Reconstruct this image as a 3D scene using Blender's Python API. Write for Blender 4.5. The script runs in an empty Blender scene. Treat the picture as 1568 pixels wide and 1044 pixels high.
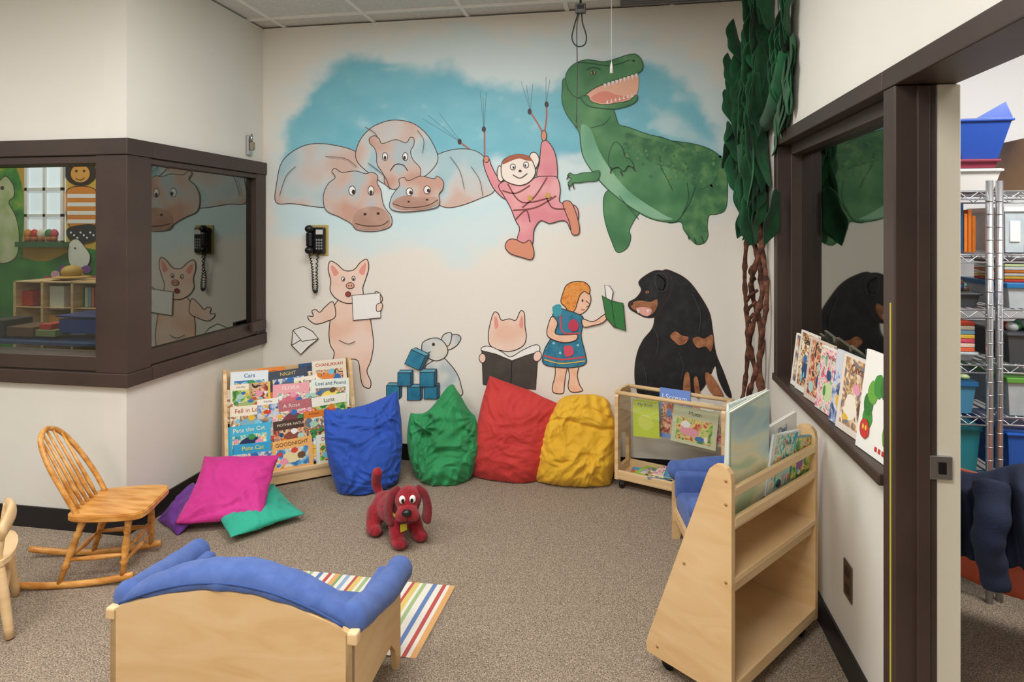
import bpy, bmesh, math, random
import numpy as np
from mathutils import Vector, Matrix, noise
from mathutils.geometry import tessellate_polygon
random.seed(11)
scene = bpy.context.scene
try:
    scene.view_settings.view_transform = 'Standard'
    scene.view_settings.look = 'None'
except Exception: pass
TR=Matrix.Translation
def RZ(d): return Matrix.Rotation(math.radians(d),4,'Z')
def RX(d): return Matrix.Rotation(math.radians(d),4,'X')
def RY(d): return Matrix.Rotation(math.radians(d),4,'Y')
def FR(x,y,z=0,a=0): return TR((x,y,z))@RZ(a)

# ------------------------------------------------------------ materials
def lin(h):
    if isinstance(h,(tuple,list)): return tuple(h[:3])
    h=h.lstrip('#'); o=[]
    for i in (0,2,4):
        c=int(h[i:i+2],16)/255
        o.append(c/12.92 if c<=.04045 else ((c+.055)/1.055)**2.4)
    return tuple(o)
_M={}
def M(name,cols,scale=6,rough=.6,bump=0,bscale=60,metal=0,stretch=(1,1,1),detail=3,lo=.35,hi=.65,sheen=0,emit=0,dist=0,bdist=.004):
    if name in _M: return _M[name]
    if isinstance(cols,str): cols=[cols]
    m=bpy.data.materials.new(name); m.use_nodes=True
    nt=m.node_tree; p=nt.nodes['Principled BSDF']
    c0=lin(cols[0]); p.inputs['Base Color'].default_value=(*c0,1)
    m.diffuse_color=(*c0,1)
    p.inputs['Roughness'].default_value=rough; p.inputs['Metallic'].default_value=metal
    if sheen:
        try: p.inputs['Sheen Weight'].default_value=sheen
        except Exception: pass
    if emit:
        p.inputs['Emission Color'].default_value=(*c0,1); p.inputs['Emission Strength'].default_value=emit
    if len(cols)>1 or bump:
        tc=nt.nodes.new('ShaderNodeTexCoord'); mp=nt.nodes.new('ShaderNodeMapping')
        mp.inputs['Scale'].default_value=stretch
        nt.links.new(tc.outputs['Object'],mp.inputs['Vector'])
    if len(cols)>1:
        n=nt.nodes.new('ShaderNodeTexNoise'); n.inputs['Scale'].default_value=scale; n.inputs['Detail'].default_value=detail
        n.inputs['Distortion'].default_value=dist
        nt.links.new(mp.outputs[0],n.inputs['Vector'])
        r=nt.nodes.new('ShaderNodeValToRGB'); k=len(cols)
        els=r.color_ramp.elements
        while len(els)<k: els.new(.5)
        for i in range(k):
            els[i].position=lo+(hi-lo)*i/(k-1)
        for i in range(k): els[i].color=(*lin(cols[i]),1)
        nt.links.new(n.outputs['Fac'],r.inputs['Fac']); nt.links.new(r.outputs['Color'],p.inputs['Base Color'])
    if bump:
        n2=nt.nodes.new('ShaderNodeTexNoise'); n2.inputs['Scale'].default_value=bscale; n2.inputs['Detail'].default_value=3
        nt.links.new(mp.outputs[0],n2.inputs['Vector'])
        bp=nt.nodes.new('ShaderNodeBump'); bp.inputs['Strength'].default_value=bump; bp.inputs['Distance'].default_value=bdist
        nt.links.new(n2.outputs['Fac'],bp.inputs['Height']); nt.links.new(bp.outputs['Normal'],p.inputs['Normal'])
    _M[name]=m; return m
def flat(h,rough=.55): return M('paint_'+h.strip('#'),h,rough=rough)

CREAM=M('cream_wall_paint',['#dfdcd2','#e3e0d7'],scale=2,rough=.6,bump=.05,bscale=220)
WHITEW=M('white_wall_paint',['#e9e9ea','#eeeeee'],scale=2,rough=.6)
CARPET=M('speckled_carpet',['#51463b','#857665','#a1907c','#c6b6a1'],scale=230,rough=.95,bump=.9,bscale=300,detail=3,lo=.32,hi=.68)
CEIL=M('ceiling_tile',['#d3d1cb','#deddd8'],scale=60,rough=.9,bump=.2,bscale=300)
BROWN=M('brown_painted_wood',['#3a2c26','#43342e'],scale=4,rough=.45)
BROWND=M('dark_track',['#1d1512'],rough=.5)
BLACKB=M('black_rubber_baseboard',['#17171a'],rough=.4)
BIRCH=M('birch_plywood',['#d2ab78','#dfbd8d','#e6c89b'],scale=5,rough=.42,stretch=(1,1,7),detail=5,dist=.6)
BIRCHH=M('birch_plywood_face',['#cfa772','#d9b583','#dfbe90'],scale=2.6,rough=.42,stretch=(1.2,1.2,5),detail=5,dist=1.0,lo=.3,hi=.7)
BIRCHX=M('birch_rail',['#d9b584','#e6c798'],scale=4,rough=.4,stretch=(1,1,8))
OAK=M('honey_oak',['#b9772f','#cf9247','#dba45c'],scale=7,rough=.32,stretch=(1,5,5),detail=4)
BLUEC=M('blue_upholstery',['#425d9b','#4d67a5'],scale=25,rough=.9,bump=.3,bscale=600,sheen=.12)
BLACK=M('black_plastic',['#0c0c0e'],rough=.35)
STEEL=M('steel',['#b9b9bb'],rough=.3,metal=1)
CHROME=M('chrome_wire',['#c9cbd0'],rough=.25,metal=.8)
GREYP=M('grey_plastic',['#5a5a5c'],rough=.4)
WHITE=flat('#f2f0ec')
PAGE=M('book_pages',['#ece6d6'],rough=.8)
INK=flat('#3a2620')
def mirror_glass(name,col):
    if name in _M: return _M[name]
    m=bpy.data.materials.new(name); m.use_nodes=True; p=m.node_tree.nodes['Principled BSDF']
    p.inputs['Base Color'].default_value=(*lin(col),1); p.inputs['Metallic'].default_value=1; p.inputs['Roughness'].default_value=.03
    _M[name]=m; return m
MIRG=mirror_glass('one_way_observation_glass','#7e817a')
MIRR=mirror_glass('one_way_observation_glass_dark','#84877f')
def clear_glass(name,refl=.07,tint=(1,1,1)):
    if name in _M: return _M[name]
    m=bpy.data.materials.new(name); m.use_nodes=True; nt=m.node_tree
    nt.nodes.remove(nt.nodes['Principled BSDF']); out=nt.nodes['Material Output']
    g=nt.nodes.new('ShaderNodeBsdfGlossy'); g.inputs['Roughness'].default_value=.02
    t=nt.nodes.new('ShaderNodeBsdfTransparent'); t.inputs['Color'].default_value=(*tint,1)
    x=nt.nodes.new('ShaderNodeMixShader'); x.inputs[0].default_value=refl
    nt.links.new(t.outputs[0],x.inputs[1]); nt.links.new(g.outputs[0],x.inputs[2]); nt.links.new(x.outputs[0],out.inputs[0])
    _M[name]=m; return m
GLASS=clear_glass('clear_glass',.06,(.8,.83,.8))
ACRYL=clear_glass('clear_acrylic',.07,(.98,.98,.97))

# ------------------------------------------------------------ mesh builder
def catmull(P,closed=True,k=5):
    n=len(P); out=[]
    P=[np.array(p,float) for p in P]
    rng=range(n) if closed else range(n-1)
    for i in rng:
        p0=P[(i-1)%n] if (closed or i>0) else P[0]
        p1=P[i]; p2=P[(i+1)%n]
        p3=P[(i+2)%n] if (closed or i+2<n) else P[-1]
        for j in range(k):
            t=j/k
            out.append(.5*((2*p1)+(-p0+p2)*t+(2*p0-5*p1+4*p2-p3)*t*t+(-p0+3*p1-3*p2+p3)*t**3))
    if not closed: out.append(P[-1])
    return out
class B:
    def __init__(s,name):
        s.name=name; s.v=[]; s.f=[]; s.mi=[]; s.sm=[]; s.mats=[]; s.T=Matrix()
    def m(s,mat):
        if mat not in s.mats: s.mats.append(mat)
        return s.mats.index(mat)
    def add(s,vs,fs,mat,smooth=False,T=None):
        Tm=s.T@T if T is not None else s.T
        o=len(s.v); s.v+= [tuple(Tm@Vector(v)) for v in vs]
        k=s.m(mat)
        for f in fs:
            s.f.append([i+o for i in f]); s.mi.append(k); s.sm.append(smooth)
    def bm(s,bm,mat,smooth=False,T=None):
        bm.verts.index_update()
        s.add([v.co[:] for v in bm.verts],[[v.index for v in f.verts] for f in bm.faces],mat,smooth,T); bm.free()
    def box(s,c,size,mat,T=None,bev=0,seg=2,smooth=False):
        b=bmesh.new(); bmesh.ops.create_cube(b,size=1)
        for v in b.verts: v.co=Vector((v.co.x*size[0],v.co.y*size[1],v.co.z*size[2]))
        if bev: bmesh.ops.bevel(b,geom=list(b.edges),offset=min(bev,min(size)*.45),segments=seg,affect='EDGES',profile=.5)
        Tm=TR(c) if T is None else T@TR(c)
        s.bm(b,mat,smooth,Tm)
    def bb(s,lo,hi,mat,bev=0,T=None):
        s.box([(a+b)/2 for a,b in zip(lo,hi)],[abs(b-a) for a,b in zip(lo,hi)],mat,T,bev)
    def prism(s,poly,d0,d1,mat,plane='xz',bev=0,T=None,k=0):
        if k: poly=[tuple(p) for p in catmull(poly,True,k)]
        b=bmesh.new()
        def P(p,d):
            return {'xz':(p[0],d,p[1]),'yz':(d,p[0],p[1]),'xy':(p[0],p[1],d)}[plane]
        a=[b.verts.new(P(p,d0)) for p in poly]; c=[b.verts.new(P(p,d1)) for p in poly]
        n=len(poly)
        tri=tessellate_polygon([[Vector((p[0],p[1],0)) for p in poly]])
        for t in tri:
            b.faces.new([a[i] for i in t]); b.faces.new([c[i] for i in reversed(t)])
        for i in range(n): b.faces.new([a[i],a[(i+1)%n],c[(i+1)%n],c[i]])
        bmesh.ops.recalc_face_normals(b,faces=list(b.faces))
        s.bm(b,mat,False,T)
    def tube(s,pts,r,mat,n=10,T=None,sy=1,cap=True,k=0,closed=False):
        if k:
            rr=r if isinstance(r,(list,tuple)) else None
            if rr: q=catmull([(*p,x) for p,x in zip(pts,rr)],closed,k); pts=[p[:3] for p in q]; r=[max(1e-4,p[3]) for p in q]
            else: pts=catmull(pts,closed,k)
        pts=[Vector([float(x) for x in p]) for p in pts]; N=len(pts)
        R=r if isinstance(r,(list,tuple)) else [r]*N
        vs=[]; fs=[]; up=None
        for i,p in enumerate(pts):
            if closed: d=pts[(i+1)%N]-pts[i-1]
            else: d=pts[min(i+1,N-1)]-pts[max(i-1,0)]
            if d.length<1e-9: d=Vector((0,0,1))
            d.normalize()
            if up is None:
                up=Vector((0,0,1)) if abs(d.z)<.9 else Vector((0,1,0))
            x=d.cross(up)
            if x.length<1e-6: x=d.orthogonal()
            x.normalize(); y=x.cross(d); y.normalize(); up=y
            for j in range(n):
                a=2*math.pi*j/n; vs.append(p+x*math.cos(a)*R[i]+y*math.sin(a)*R[i]*sy)
        L=N if closed else N-1
        for i in range(L):
            for j in range(n):
                k2=(i+1)%N
                fs.append([i*n+j,i*n+(j+1)%n,k2*n+(j+1)%n,k2*n+j])
        if cap and not closed:
            fs.append(list(reversed(range(n)))); fs.append([(N-1)*n+j for j in range(n)])
        s.add(vs,fs,mat,True,T)
    def cyl(s,a,b,r1,r2,mat,n=14,T=None): s.tube([a,b],[r1,r2],mat,n,T)
    def turned(s,a,b,prof,mat,n=12,T=None):
        a=Vector(a);b=Vector(b)
        s.tube([a.lerp(b,t) for t,_ in prof],[r for _,r in prof],mat,n,T)
    def ell(s,c,r,mat,T=None,R=None,n=20,e=1.0):
        vs=[];fs=[]
        m2=n//2
        def sg(x): return math.copysign(abs(x)**e,x)
        for i in range(m2+1):
            ph=-math.pi/2+math.pi*i/m2
            for j in range(n):
                th=2*math.pi*j/n
                vs.append((r[0]*sg(math.cos(ph))*sg(math.cos(th)),r[1]*sg(math.cos(ph))*sg(math.sin(th)),r[2]*sg(math.sin(ph))))
        for i in range(m2):
            for j in range(n): fs.append([i*n+j,i*n+(j+1)%n,(i+1)*n+(j+1)%n,(i+1)*n+j])
        Tm=TR(c)
        if R is not None: Tm=Tm@R
        if T is not None: Tm=T@Tm
        s.add(vs,fs,mat,True,Tm)
    def grid(s,fn,nu,nv,mat,T=None,smooth=True,closeu=False):
        vs=[fn(i/nu,j/nv) for i in range(nu+1) for j in range(nv+1)]
        fs=[[i*(nv+1)+j,(i+1)*(nv+1)+j,(i+1)*(nv+1)+j+1,i*(nv+1)+j+1] for i in range(nu) for j in range(nv)]
        s.add(vs,fs,mat,smooth,T)
    def build(s,weld=False,solid=0,sub=0,parent=None):
        if not s.v: return None
        V=np.array(s.v); lo=V.min(0); hi=V.max(0)
        o=np.array([(lo[0]+hi[0])/2,(lo[1]+hi[1])/2,lo[2]])
        me=bpy.data.meshes.new(s.name); me.from_pydata((V-o).tolist(),[],s.f)
        for m in s.mats: me.materials.append(m)
        me.polygons.foreach_set('material_index',s.mi); me.polygons.foreach_set('use_smooth',s.sm)
        if weld:
            b=bmesh.new(); b.from_mesh(me); bmesh.ops.remove_doubles(b,verts=b.verts,dist=1e-5)
            bmesh.ops.recalc_face_normals(b,faces=b.faces); b.to_mesh(me); b.free()
        me.update()
        ob=bpy.data.objects.new(s.name,me); ob.location=o; scene.collection.objects.link(ob)
        if solid:
            md=ob.modifiers.new('s','SOLIDIFY'); md.thickness=solid; md.offset=0
        if sub:
            md=ob.modifiers.new('b','SUBSURF'); md.levels=sub; md.render_levels=sub
        if parent: ob.parent=parent
        return ob
_txt={}
def textgeo(t):
    if t in _txt: return _txt[t]
    cu=bpy.data.curves.new('t','FONT'); cu.body=t; cu.align_x='CENTER'; cu.resolution_u=3
    ob=bpy.data.objects.new('t',cu); scene.collection.objects.link(ob)
    dg=bpy.context.evaluated_depsgraph_get(); me=bpy.data.meshes.new_from_object(ob.evaluated_get(dg))
    vs=[(v.co.x,v.co.y) for v in me.vertices]; fs=[list(p.vertices) for p in me.polygons]
    bpy.data.objects.remove(ob); bpy.data.meshes.remove(me); bpy.data.curves.remove(cu)
    _txt[t]=(vs,fs); return _txt[t]
def label(b,T,t,cx,cz,w,mat,y,maxh=1):
    try:
        vs,fs=textgeo(t)
        if not vs: return
        x0=min(v[0] for v in vs);x1=max(v[0] for v in vs);z0=min(v[1] for v in vs);z1=max(v[1] for v in vs)
        k=min(w/(x1-x0),maxh/(z1-z0))
        b.add([((v[0]-(x0+x1)/2)*k+cx,y,(v[1]-(z0+z1)/2)*k+cz) for v in vs],fs,mat,False,T)
    except Exception as e: print('label',e)
def ellp(cx,cz,rx,rz,n=16,jit=0,seed=0):
    rr=random.Random(seed)
    return [(cx+rx*math.cos(2*math.pi*i/n)*(1+jit*rr.uniform(-1,1)),cz+rz*math.sin(2*math.pi*i/n)*(1+jit*rr.uniform(-1,1))) for i in range(n)]
def flatpoly(b,T,pts,mat,y):
    vs=[(p[0],y,p[1]) for p in pts]
    tri=tessellate_polygon([[Vector((p[0],p[1],0)) for p in pts]])
    b.add(vs,[list(t) for t in tri],mat,False,T)
PAL=['#d8402f','#2e6fb5','#e9b93a','#3d8f4c','#f3ead8','#7fc3dc','#e27f2d','#8d4e9a','#efefef','#264a73','#c7dba0','#e79bb0','#6b4a35','#a9d1c4']
ARTC=[['#2f6fae','#7fc0e0','#f2e6c0','#e08a3a'],['#2c7a3c','#8fc05a','#e9dc8a','#c8452f'],['#7a2f2a','#c86a4a','#f0d0a8','#3a2a2c'],['#35406e','#7f9ac8','#d6dff0','#e8c25a'],
      ['#f0ead8','#d8b88a','#9a6a44','#5a7f9a'],['#c85a7a','#f0b0b8','#f6e6d8','#7fae8a'],['#1f8f9f','#6fd0d0','#f7efc0','#e86a3a'],['#5a3a2a','#a8744a','#e6c490','#f4ecd8']]
ART=[M('cover_illustration_%d'%i,c,scale=16+3*i,dist=1.4,detail=3,rough=.35,lo=.36,hi=.64) for i,c in enumerate(ARTC)]
def book(b,T,w,h,t,c,title=None,tc='#222222',art=None,seed=0,pic=None,th=.83):
    """picture book: origin bottom centre, front cover faces local -y"""
    rr=random.Random(seed*7+3)
    cm=flat(c,.4)
    b.bb((-w/2,-t/2,0),(w/2,-t/2+.0022,h),cm,0,T); b.bb((-w/2,t/2-.0022,0),(w/2,t/2,h),cm,0,T)
    b.bb((-w/2,-t/2,0),(-w/2+.002,t/2,h),cm,0,T)
    b.bb((-w/2+.002,-t/2+.0022,.003),(w/2-.003,t/2-.0022,h-.003),PAGE,0,T)
    y=-t/2-.0006
    if pic is not False:
        am=ART[(seed if pic is None else pic)%len(ART)]
        x0=w*(.5 if rr.random()<.4 else .40); z0=0.002 if x0>w*.45 else h*.09
        z1=h*rr.choice([.64,.70,.97]) if title is None else h*.70
        flatpoly(b,T,[(-x0+.001,z0),(x0-.001,z0),(x0-.001,z1),(-x0+.001,z1)],am,y)
        y-=.0003
    if art is None:
        art=[(rr.choice(PAL),rr.uniform(-.12,.12),rr.uniform(.28,.42),rr.uniform(.14,.22),rr.uniform(.12,.19)),
             (rr.choice(PAL),rr.uniform(-.2,.2),rr.uniform(.48,.6),rr.uniform(.08,.12),rr.uniform(.07,.10)),
             (rr.choice(PAL),rr.uniform(-.3,.3),rr.uniform(.12,.25),rr.uniform(.05,.12),rr.uniform(.04,.09)),
             (rr.choice(PAL),rr.uniform(-.3,.3),rr.uniform(.2,.5),rr.uniform(.03,.08),rr.uniform(.04,.09))]
    for i,a in enumerate(art):
        pts=ellp(a[1]*w,a[2]*h,a[3]*w,a[4]*h,14,.14,seed+i)
        pts=[(max(-w/2+.002,min(w/2-.002,p[0])),max(.002,min(h-.002,p[1]))) for p in pts]
        flatpoly(b,T,pts,flat(a[0],.4),y-.0003*i)
    y-=.0003*len(art)
    if title: label(b,T,title,0,h*th,w*.80,flat(tc),y,h*.13)
    elif tc:
        label(b,T,rr.choice(['Once','The Story','Little','Bear','A Friend','Moon','Happy','One Day','My Book','Owl']),0,h*.85,w*.7,flat(tc),y,h*.11)

# ------------------------------------------------------------ room dimensions (metres)
XL,XR=-2.291,.726; YB=3.746; YF=2.60; H=2.74; EYE=1.45
YAW=9.8; F=960.0
sn,cs=math.sin(math.radians(YAW)),math.cos(math.radians(YAW))
cam=bpy.data.cameras.new('camera'); co=bpy.data.objects.new('camera',cam); scene.collection.objects.link(co)
co.location=(0,0,EYE); co.rotation_euler=(math.radians(90),0,math.radians(YAW))
cam.sensor_width=36; cam.lens=36*F/1568; cam.shift_y=-(522-348)/1568; cam.clip_start=.05
scene.camera=co

# ------------------------------------------------------------ shell
def simple(name,boxes,mat,bev=0):
    b=B(name)
    for lo,hi in boxes: b.bb(lo,hi,mat,bev)
    return b.build()
simple('floor',[((-6.6,-3.0,-.06),(3.6,5.0,0))],CARPET)
b=B('ceiling'); b.bb((-6.6,-3.0,H+.012),(3.6,5.0,H+.08),CEIL)
x=XR-.61*14+.18
while x<3.5:
    b.bb((x-.012,-3,H+.002),(x+.012,5,H+.012),WHITE); x+=.61
y=YB-.61*11-.16
while y<5:
    b.bb((-6.6,y-.012,H+.001),(3.6,y+.012,H+.012),WHITE); y+=.61
b.build()
simple('wall_left',[((XL-.12,YF,0),(XL,YB,.715)),((XL-.12,YF,1.868),(XL,YB,H)),((XL-.12,YB,0),(XL,4.7,H))],CREAM)
simple('wall_front_left',[((-6.5,YF,0),(XL-.12,YF+.12,.715)),((-6.5,YF,1.868),(XL-.12,YF+.12,H)),((-6.5,YF,.715),(-3.9,YF+.12,1.868))],CREAM)
simple('wall_right',[((XR,1.80,0),(XR+.12,YB+.12,.745)),((XR,-3,1.876),(XR+.12,YB+.12,H)),((XR,3.075,.745),(XR+.12,YB+.12,1.876)),((XR,-3,0),(XR+.12,.82,1.876))],CREAM)
simple('wall_rear',[((-6.5,-3.1,0),(3.6,-3.0,H))],CREAM)
simple('wall_far_left',[((-6.6,-3.0,0),(-6.5,5.0,H))],CREAM)
simple('wall_office_back',[((-6.5,4.6,0),(XL-.12,4.7,H))],M('yellow_wall',['#d9b64a','#cfa53a'],scale=3))
simple('wall_storage',[((XR+.12,3.45,0),(3.6,3.55,H)),((3.5,-3,0),(3.6,3.45,H))],WHITEW)

# ---- back wall with soft painted sky (paint pigment stored on the wall mesh)
def W(u,v,off=0.0,Y=YB):
    """mural sketch units -> point on the wall plane"""
    a=(u-784)/F; t=Y/(cs+sn*a); return (t*(-sn+cs*a),Y-off,EYE+(348-v)/F*t)
def Winv(X,Z,Y=YB):
    r=X*cs+Y*sn; f=-X*sn+Y*cs
    return 784+F*r/f, 348-F*(Z-EYE)/f
def sdpoly(P,poly):
    P=np.asarray(P); d=np.full(len(P),1e9); ins=np.zeros(len(P),bool); n=len(poly)
    for i in range(n):
        a=np.array(poly[i],float); c=np.array(poly[(i+1)%n],float); e=c-a; w=P-a
        t=np.clip((w@e)/(e@e),0,1); q=w-t[:,None]*e; d=np.minimum(d,np.hypot(q[:,0],q[:,1]))
        cond=((a[1]>P[:,1])!=(c[1]>P[:,1]))
        with np.errstate(divide='ignore',invalid='ignore'):
            xx=(c[0]-a[0])*(P[:,1]-a[1])/(c[1]-a[1]+1e-12)+a[0]
        ins^=cond&(P[:,0]<xx)
    return np.where(ins,d,-d)
def sstep(x,a,b):
    t=np.clip((x-a)/(b-a),0,1); return t*t*(3-2*t)
def make_back_wall():
    nx,nz=270,250
    xs=np.linspace(XL,XR,nx+1); zs=np.linspace(0,H,nz+1)
    vs=[(x,YB,z) for x in xs for z in zs]
    UV=np.array([Winv(x,z) for x,_,z in vs])
    n1=np.array([noise.fractal(Vector((u*.012,v*.018,0)),1,2,5) for u,v in UV])
    n2=np.array([noise.fractal(Vector((u*.035,v*.05,7)),1,2,4) for u,v in UV])
    base=np.array(lin('#e8e3d9')); col=np.tile(base,(len(vs),1))
    halo=[(412,310),(424,200),(436,125),(495,72),(560,52),(700,34),(850,38),(1000,52),(1080,92),(1142,170),(1146,270),(1120,335),(1000,335),(850,330),(810,375),(700,390),(600,392),(500,380),(430,360)]
    a=sstep(sdpoly(UV,halo)+n1*34+n2*10,-22,32)*.9
    col=col*(1-a[:,None])+np.array(lin('#d3e6e9'))*a[:,None]
    core=[(440,240),(446,180),(466,140),(500,110),(535,84),(580,84),(610,104),(645,110),(690,98),(725,114),(770,134),(820,134),(860,128),(900,92),(990,88),(1045,135),(1085,180),(1110,245),(1060,245),(960,225),(870,250),(760,250),(690,262),(560,240),(450,245)]
    a=sstep(sdpoly(UV,core)+n1*16+n2*7,-12,14)
    deep=np.array(lin('#66b5ca')); soft=np.array(lin('#86c8d6'))
    k=np.clip(.5+n1*.5,0,1)[:,None]
    col=col*(1-a[:,None])+(deep*(1-k)+soft*k)*a[:,None]
    w=sstep(n1+n2*.5,.4,.8)*sstep(sdpoly(UV,[(440,150),(560,85),(900,60),(1080,150),(1080,240),(820,230),(560,200),(450,200)]),-20,25)*.3
    col=col*(1-w[:,None])+np.array(lin('#e3eeee'))*w[:,None]
    a=sstep(sdpoly(UV,[(425,318),(520,310),(620,318),(760,300),(830,260),(862,250),(866,300),(760,330),(640,350),(520,352),(440,345)])+n1*15,-10,12)*.5
    col=col*(1-a[:,None])+np.array(lin('#c4e4e9'))*a[:,None]
    a=sstep(sdpoly(UV,[(985,150),(1040,180),(1130,240),(1135,330),(1110,330),(1110,240),(1030,212)])+n1*15,-8,14)*.5
    col=col*(1-a[:,None])+np.array(lin('#cfe3e2'))*a[:,None]
    me=bpy.data.meshes.new('wall_back')
    nf=len(vs)
    fs=[[i*(nz+1)+j,(i+1)*(nz+1)+j,(i+1)*(nz+1)+j+1,i*(nz+1)+j+1] for i in range(nx) for j in range(nz)]
    e=[(XL-.0,YB+.12,0),(XR,YB+.12,0),(XR,YB+.12,H),(XL,YB+.12,H)]
    vs2=vs+e+[(XL,YB,0),(XR,YB,0),(XR,YB,H),(XL,YB,H)]
    o=nf
    fs+= [[o+1,o,o+3,o+2],[o+4,o,o+1,o+5],[o+5,o+1,o+2,o+6],[o+6,o+2,o+3,o+7],[o+7,o+3,o,o+4]]
    me.from_pydata(vs2,[],fs)
    at=me.color_attributes.new('mural_paint','FLOAT_COLOR','POINT')
    full=np.ones((len(vs2),4)); full[:nf,:3]=col; full[nf:,:3]=base
    at.data.foreach_set('color',full.ravel())
    m=bpy.data.materials.new('mural_painted_wall'); m.use_nodes=True; nt=m.node_tree
    p=nt.nodes['Principled BSDF']; p.inputs['Roughness'].default_value=.55
    A=nt.nodes.new('ShaderNodeAttribute'); A.attribute_name='mural_paint'
    nt.links.new(A.outputs['Color'],p.inputs['Base Color'])
    me.materials.append(m)
    ob=bpy.data.objects.new('wall_back',me); scene.collection.objects.link(ob)
make_back_wall()

simple('baseboard_left',[((XL,YF+.0,0),(XL+.008,YB,.10))],BLACKB)
simple('baseboard_front_left',[((-6.5,YF-.008,0),(XL+.008,YF,.10))],BLACKB)
simple('baseboard_back',[((XL+.008,YB-.008,0),(XR-.008,YB,.10))],BLACKB)
simple('baseboard_right',[((XR-.008,1.86,0),(XR,YB-.0,.10))],BLACKB)

# ------------------------------------------------------------ windows & door
b=B('window_1')
yf=YF
b.bb((-3.95,yf-.03,1.79),(XL+.03,yf+.13,1.868),BROWN,.004)
b.bb((-3.95,yf-.022,1.752),(XL-.145,yf+.12,1.785),BROWN,.003)
b.bb((-3.95,yf-.018,1.784),(XL-.02,yf+.12,1.792),BROWND)
b.bb((-3.95,yf-.03,.70),(XL+.03,yf+.13,.765),BROWN,.004)
b.bb((-3.95,yf-.022,.772),(XL-.145,yf+.12,.84),BROWN,.003)
b.bb((-3.95,yf-.018,.764),(XL-.02,yf+.12,.773),BROWND)
b.bb((XL-.145,yf-.024,.765),(XL+.024,yf+.13,1.79),BROWN,.003)
b.bb((-3.95,yf-.03,.70),(-3.85,yf+.13,1.868),BROWN,.003)
b.bb((-3.86,yf+.05,.83),(XL-.14,yf+.056,1.76),GLASS)
b.build()
b=B('window_2')
x0=XL
b.bb((x0-.125,YF+.131,1.79),(x0+.03,YB-.002,1.868),BROWN,.004)
b.bb((x0-.12,YF+.131,1.76),(x0+.020,YB-.01,1.786),BROWN,.003)
b.bb((x0-.1,YF+.131,1.782),(x0+.012,YB-.01,1.793),BROWND)
b.bb((x0-.125,YF+.131,.70),(x0+.03,YB-.002,.77),BROWN,.004)
b.bb((x0-.12,YF+.131,.775),(x0+.020,YB-.01,.845),BROWN,.003)
b.bb((x0-.1,YF+.131,.765),(x0+.012,YB-.01,.778),BROWND)
b.bb((x0-.12,YB-.11,.77),(x0+.022,YB-.003,1.79),BROWN,.003)
b.bb((x0-.03,YF+.131,.84),(x0-.015,YB-.1,1.765),MIRG)
b.bb((x0-.1,YF+.131,.84),(x0+.0,YF+.16,1.765),BROWN)
b.bb((x0+.03,YB-.20,.80),(x0+.055,YB-.05,.86),BROWN,.004)
b.build()
b=B('window_3')
b.bb((XR-.022,1.862,1.822),(XR+.135,3.085,1.876),BROWN,.004)
b.bb((XR-.022,3.03,.745),(XR+.125,3.085,1.822),BROWN,.004)
b.bb((XR-.03,1.862,.742),(XR+.125,3.085,.775),BROWN,.004)
b.bb((XR+.03,2.985,.775),(XR+.1,3.03,1.822),BROWN,.003)
b.bb((XR+.03,1.862,1.775),(XR+.1,3.0,1.822),BROWN,.003)
b.bb((XR+.075,1.862,.775),(XR+.085,2.99,1.78),MIRR)
b.build()
b=B('door_frame')
b.bb((XR-.022,.80,1.822),(XR+.135,1.860,1.876),BROWN,.004)
b.bb((XR-.020,1.785,0),(XR+.082,1.858,1.821),BROWN,.004)
b.bb((XR+.03,1.772,0),(XR+.06,1.786,1.815),BROWN,.002)
b.bb((XR+.083,1.79,0),(XR+.14,1.858,1.821),flat('#ddd6c2'),.003)
b.bb((XR-.02,.80,0),(XR+.13,.86,1.821),BROWN,.004)
b.bb((XR-.022,1.804,.11),(XR-.0195,1.809,1.25),flat('#cfc046'))
b.bb((XR+.062,1.779,.80),(XR+.115,1.7895,.86),STEEL,.001)
b.bb((XR+.082,1.776,.815),(XR+.10,1.7795,.845),BLACK)
b.build()

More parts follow.
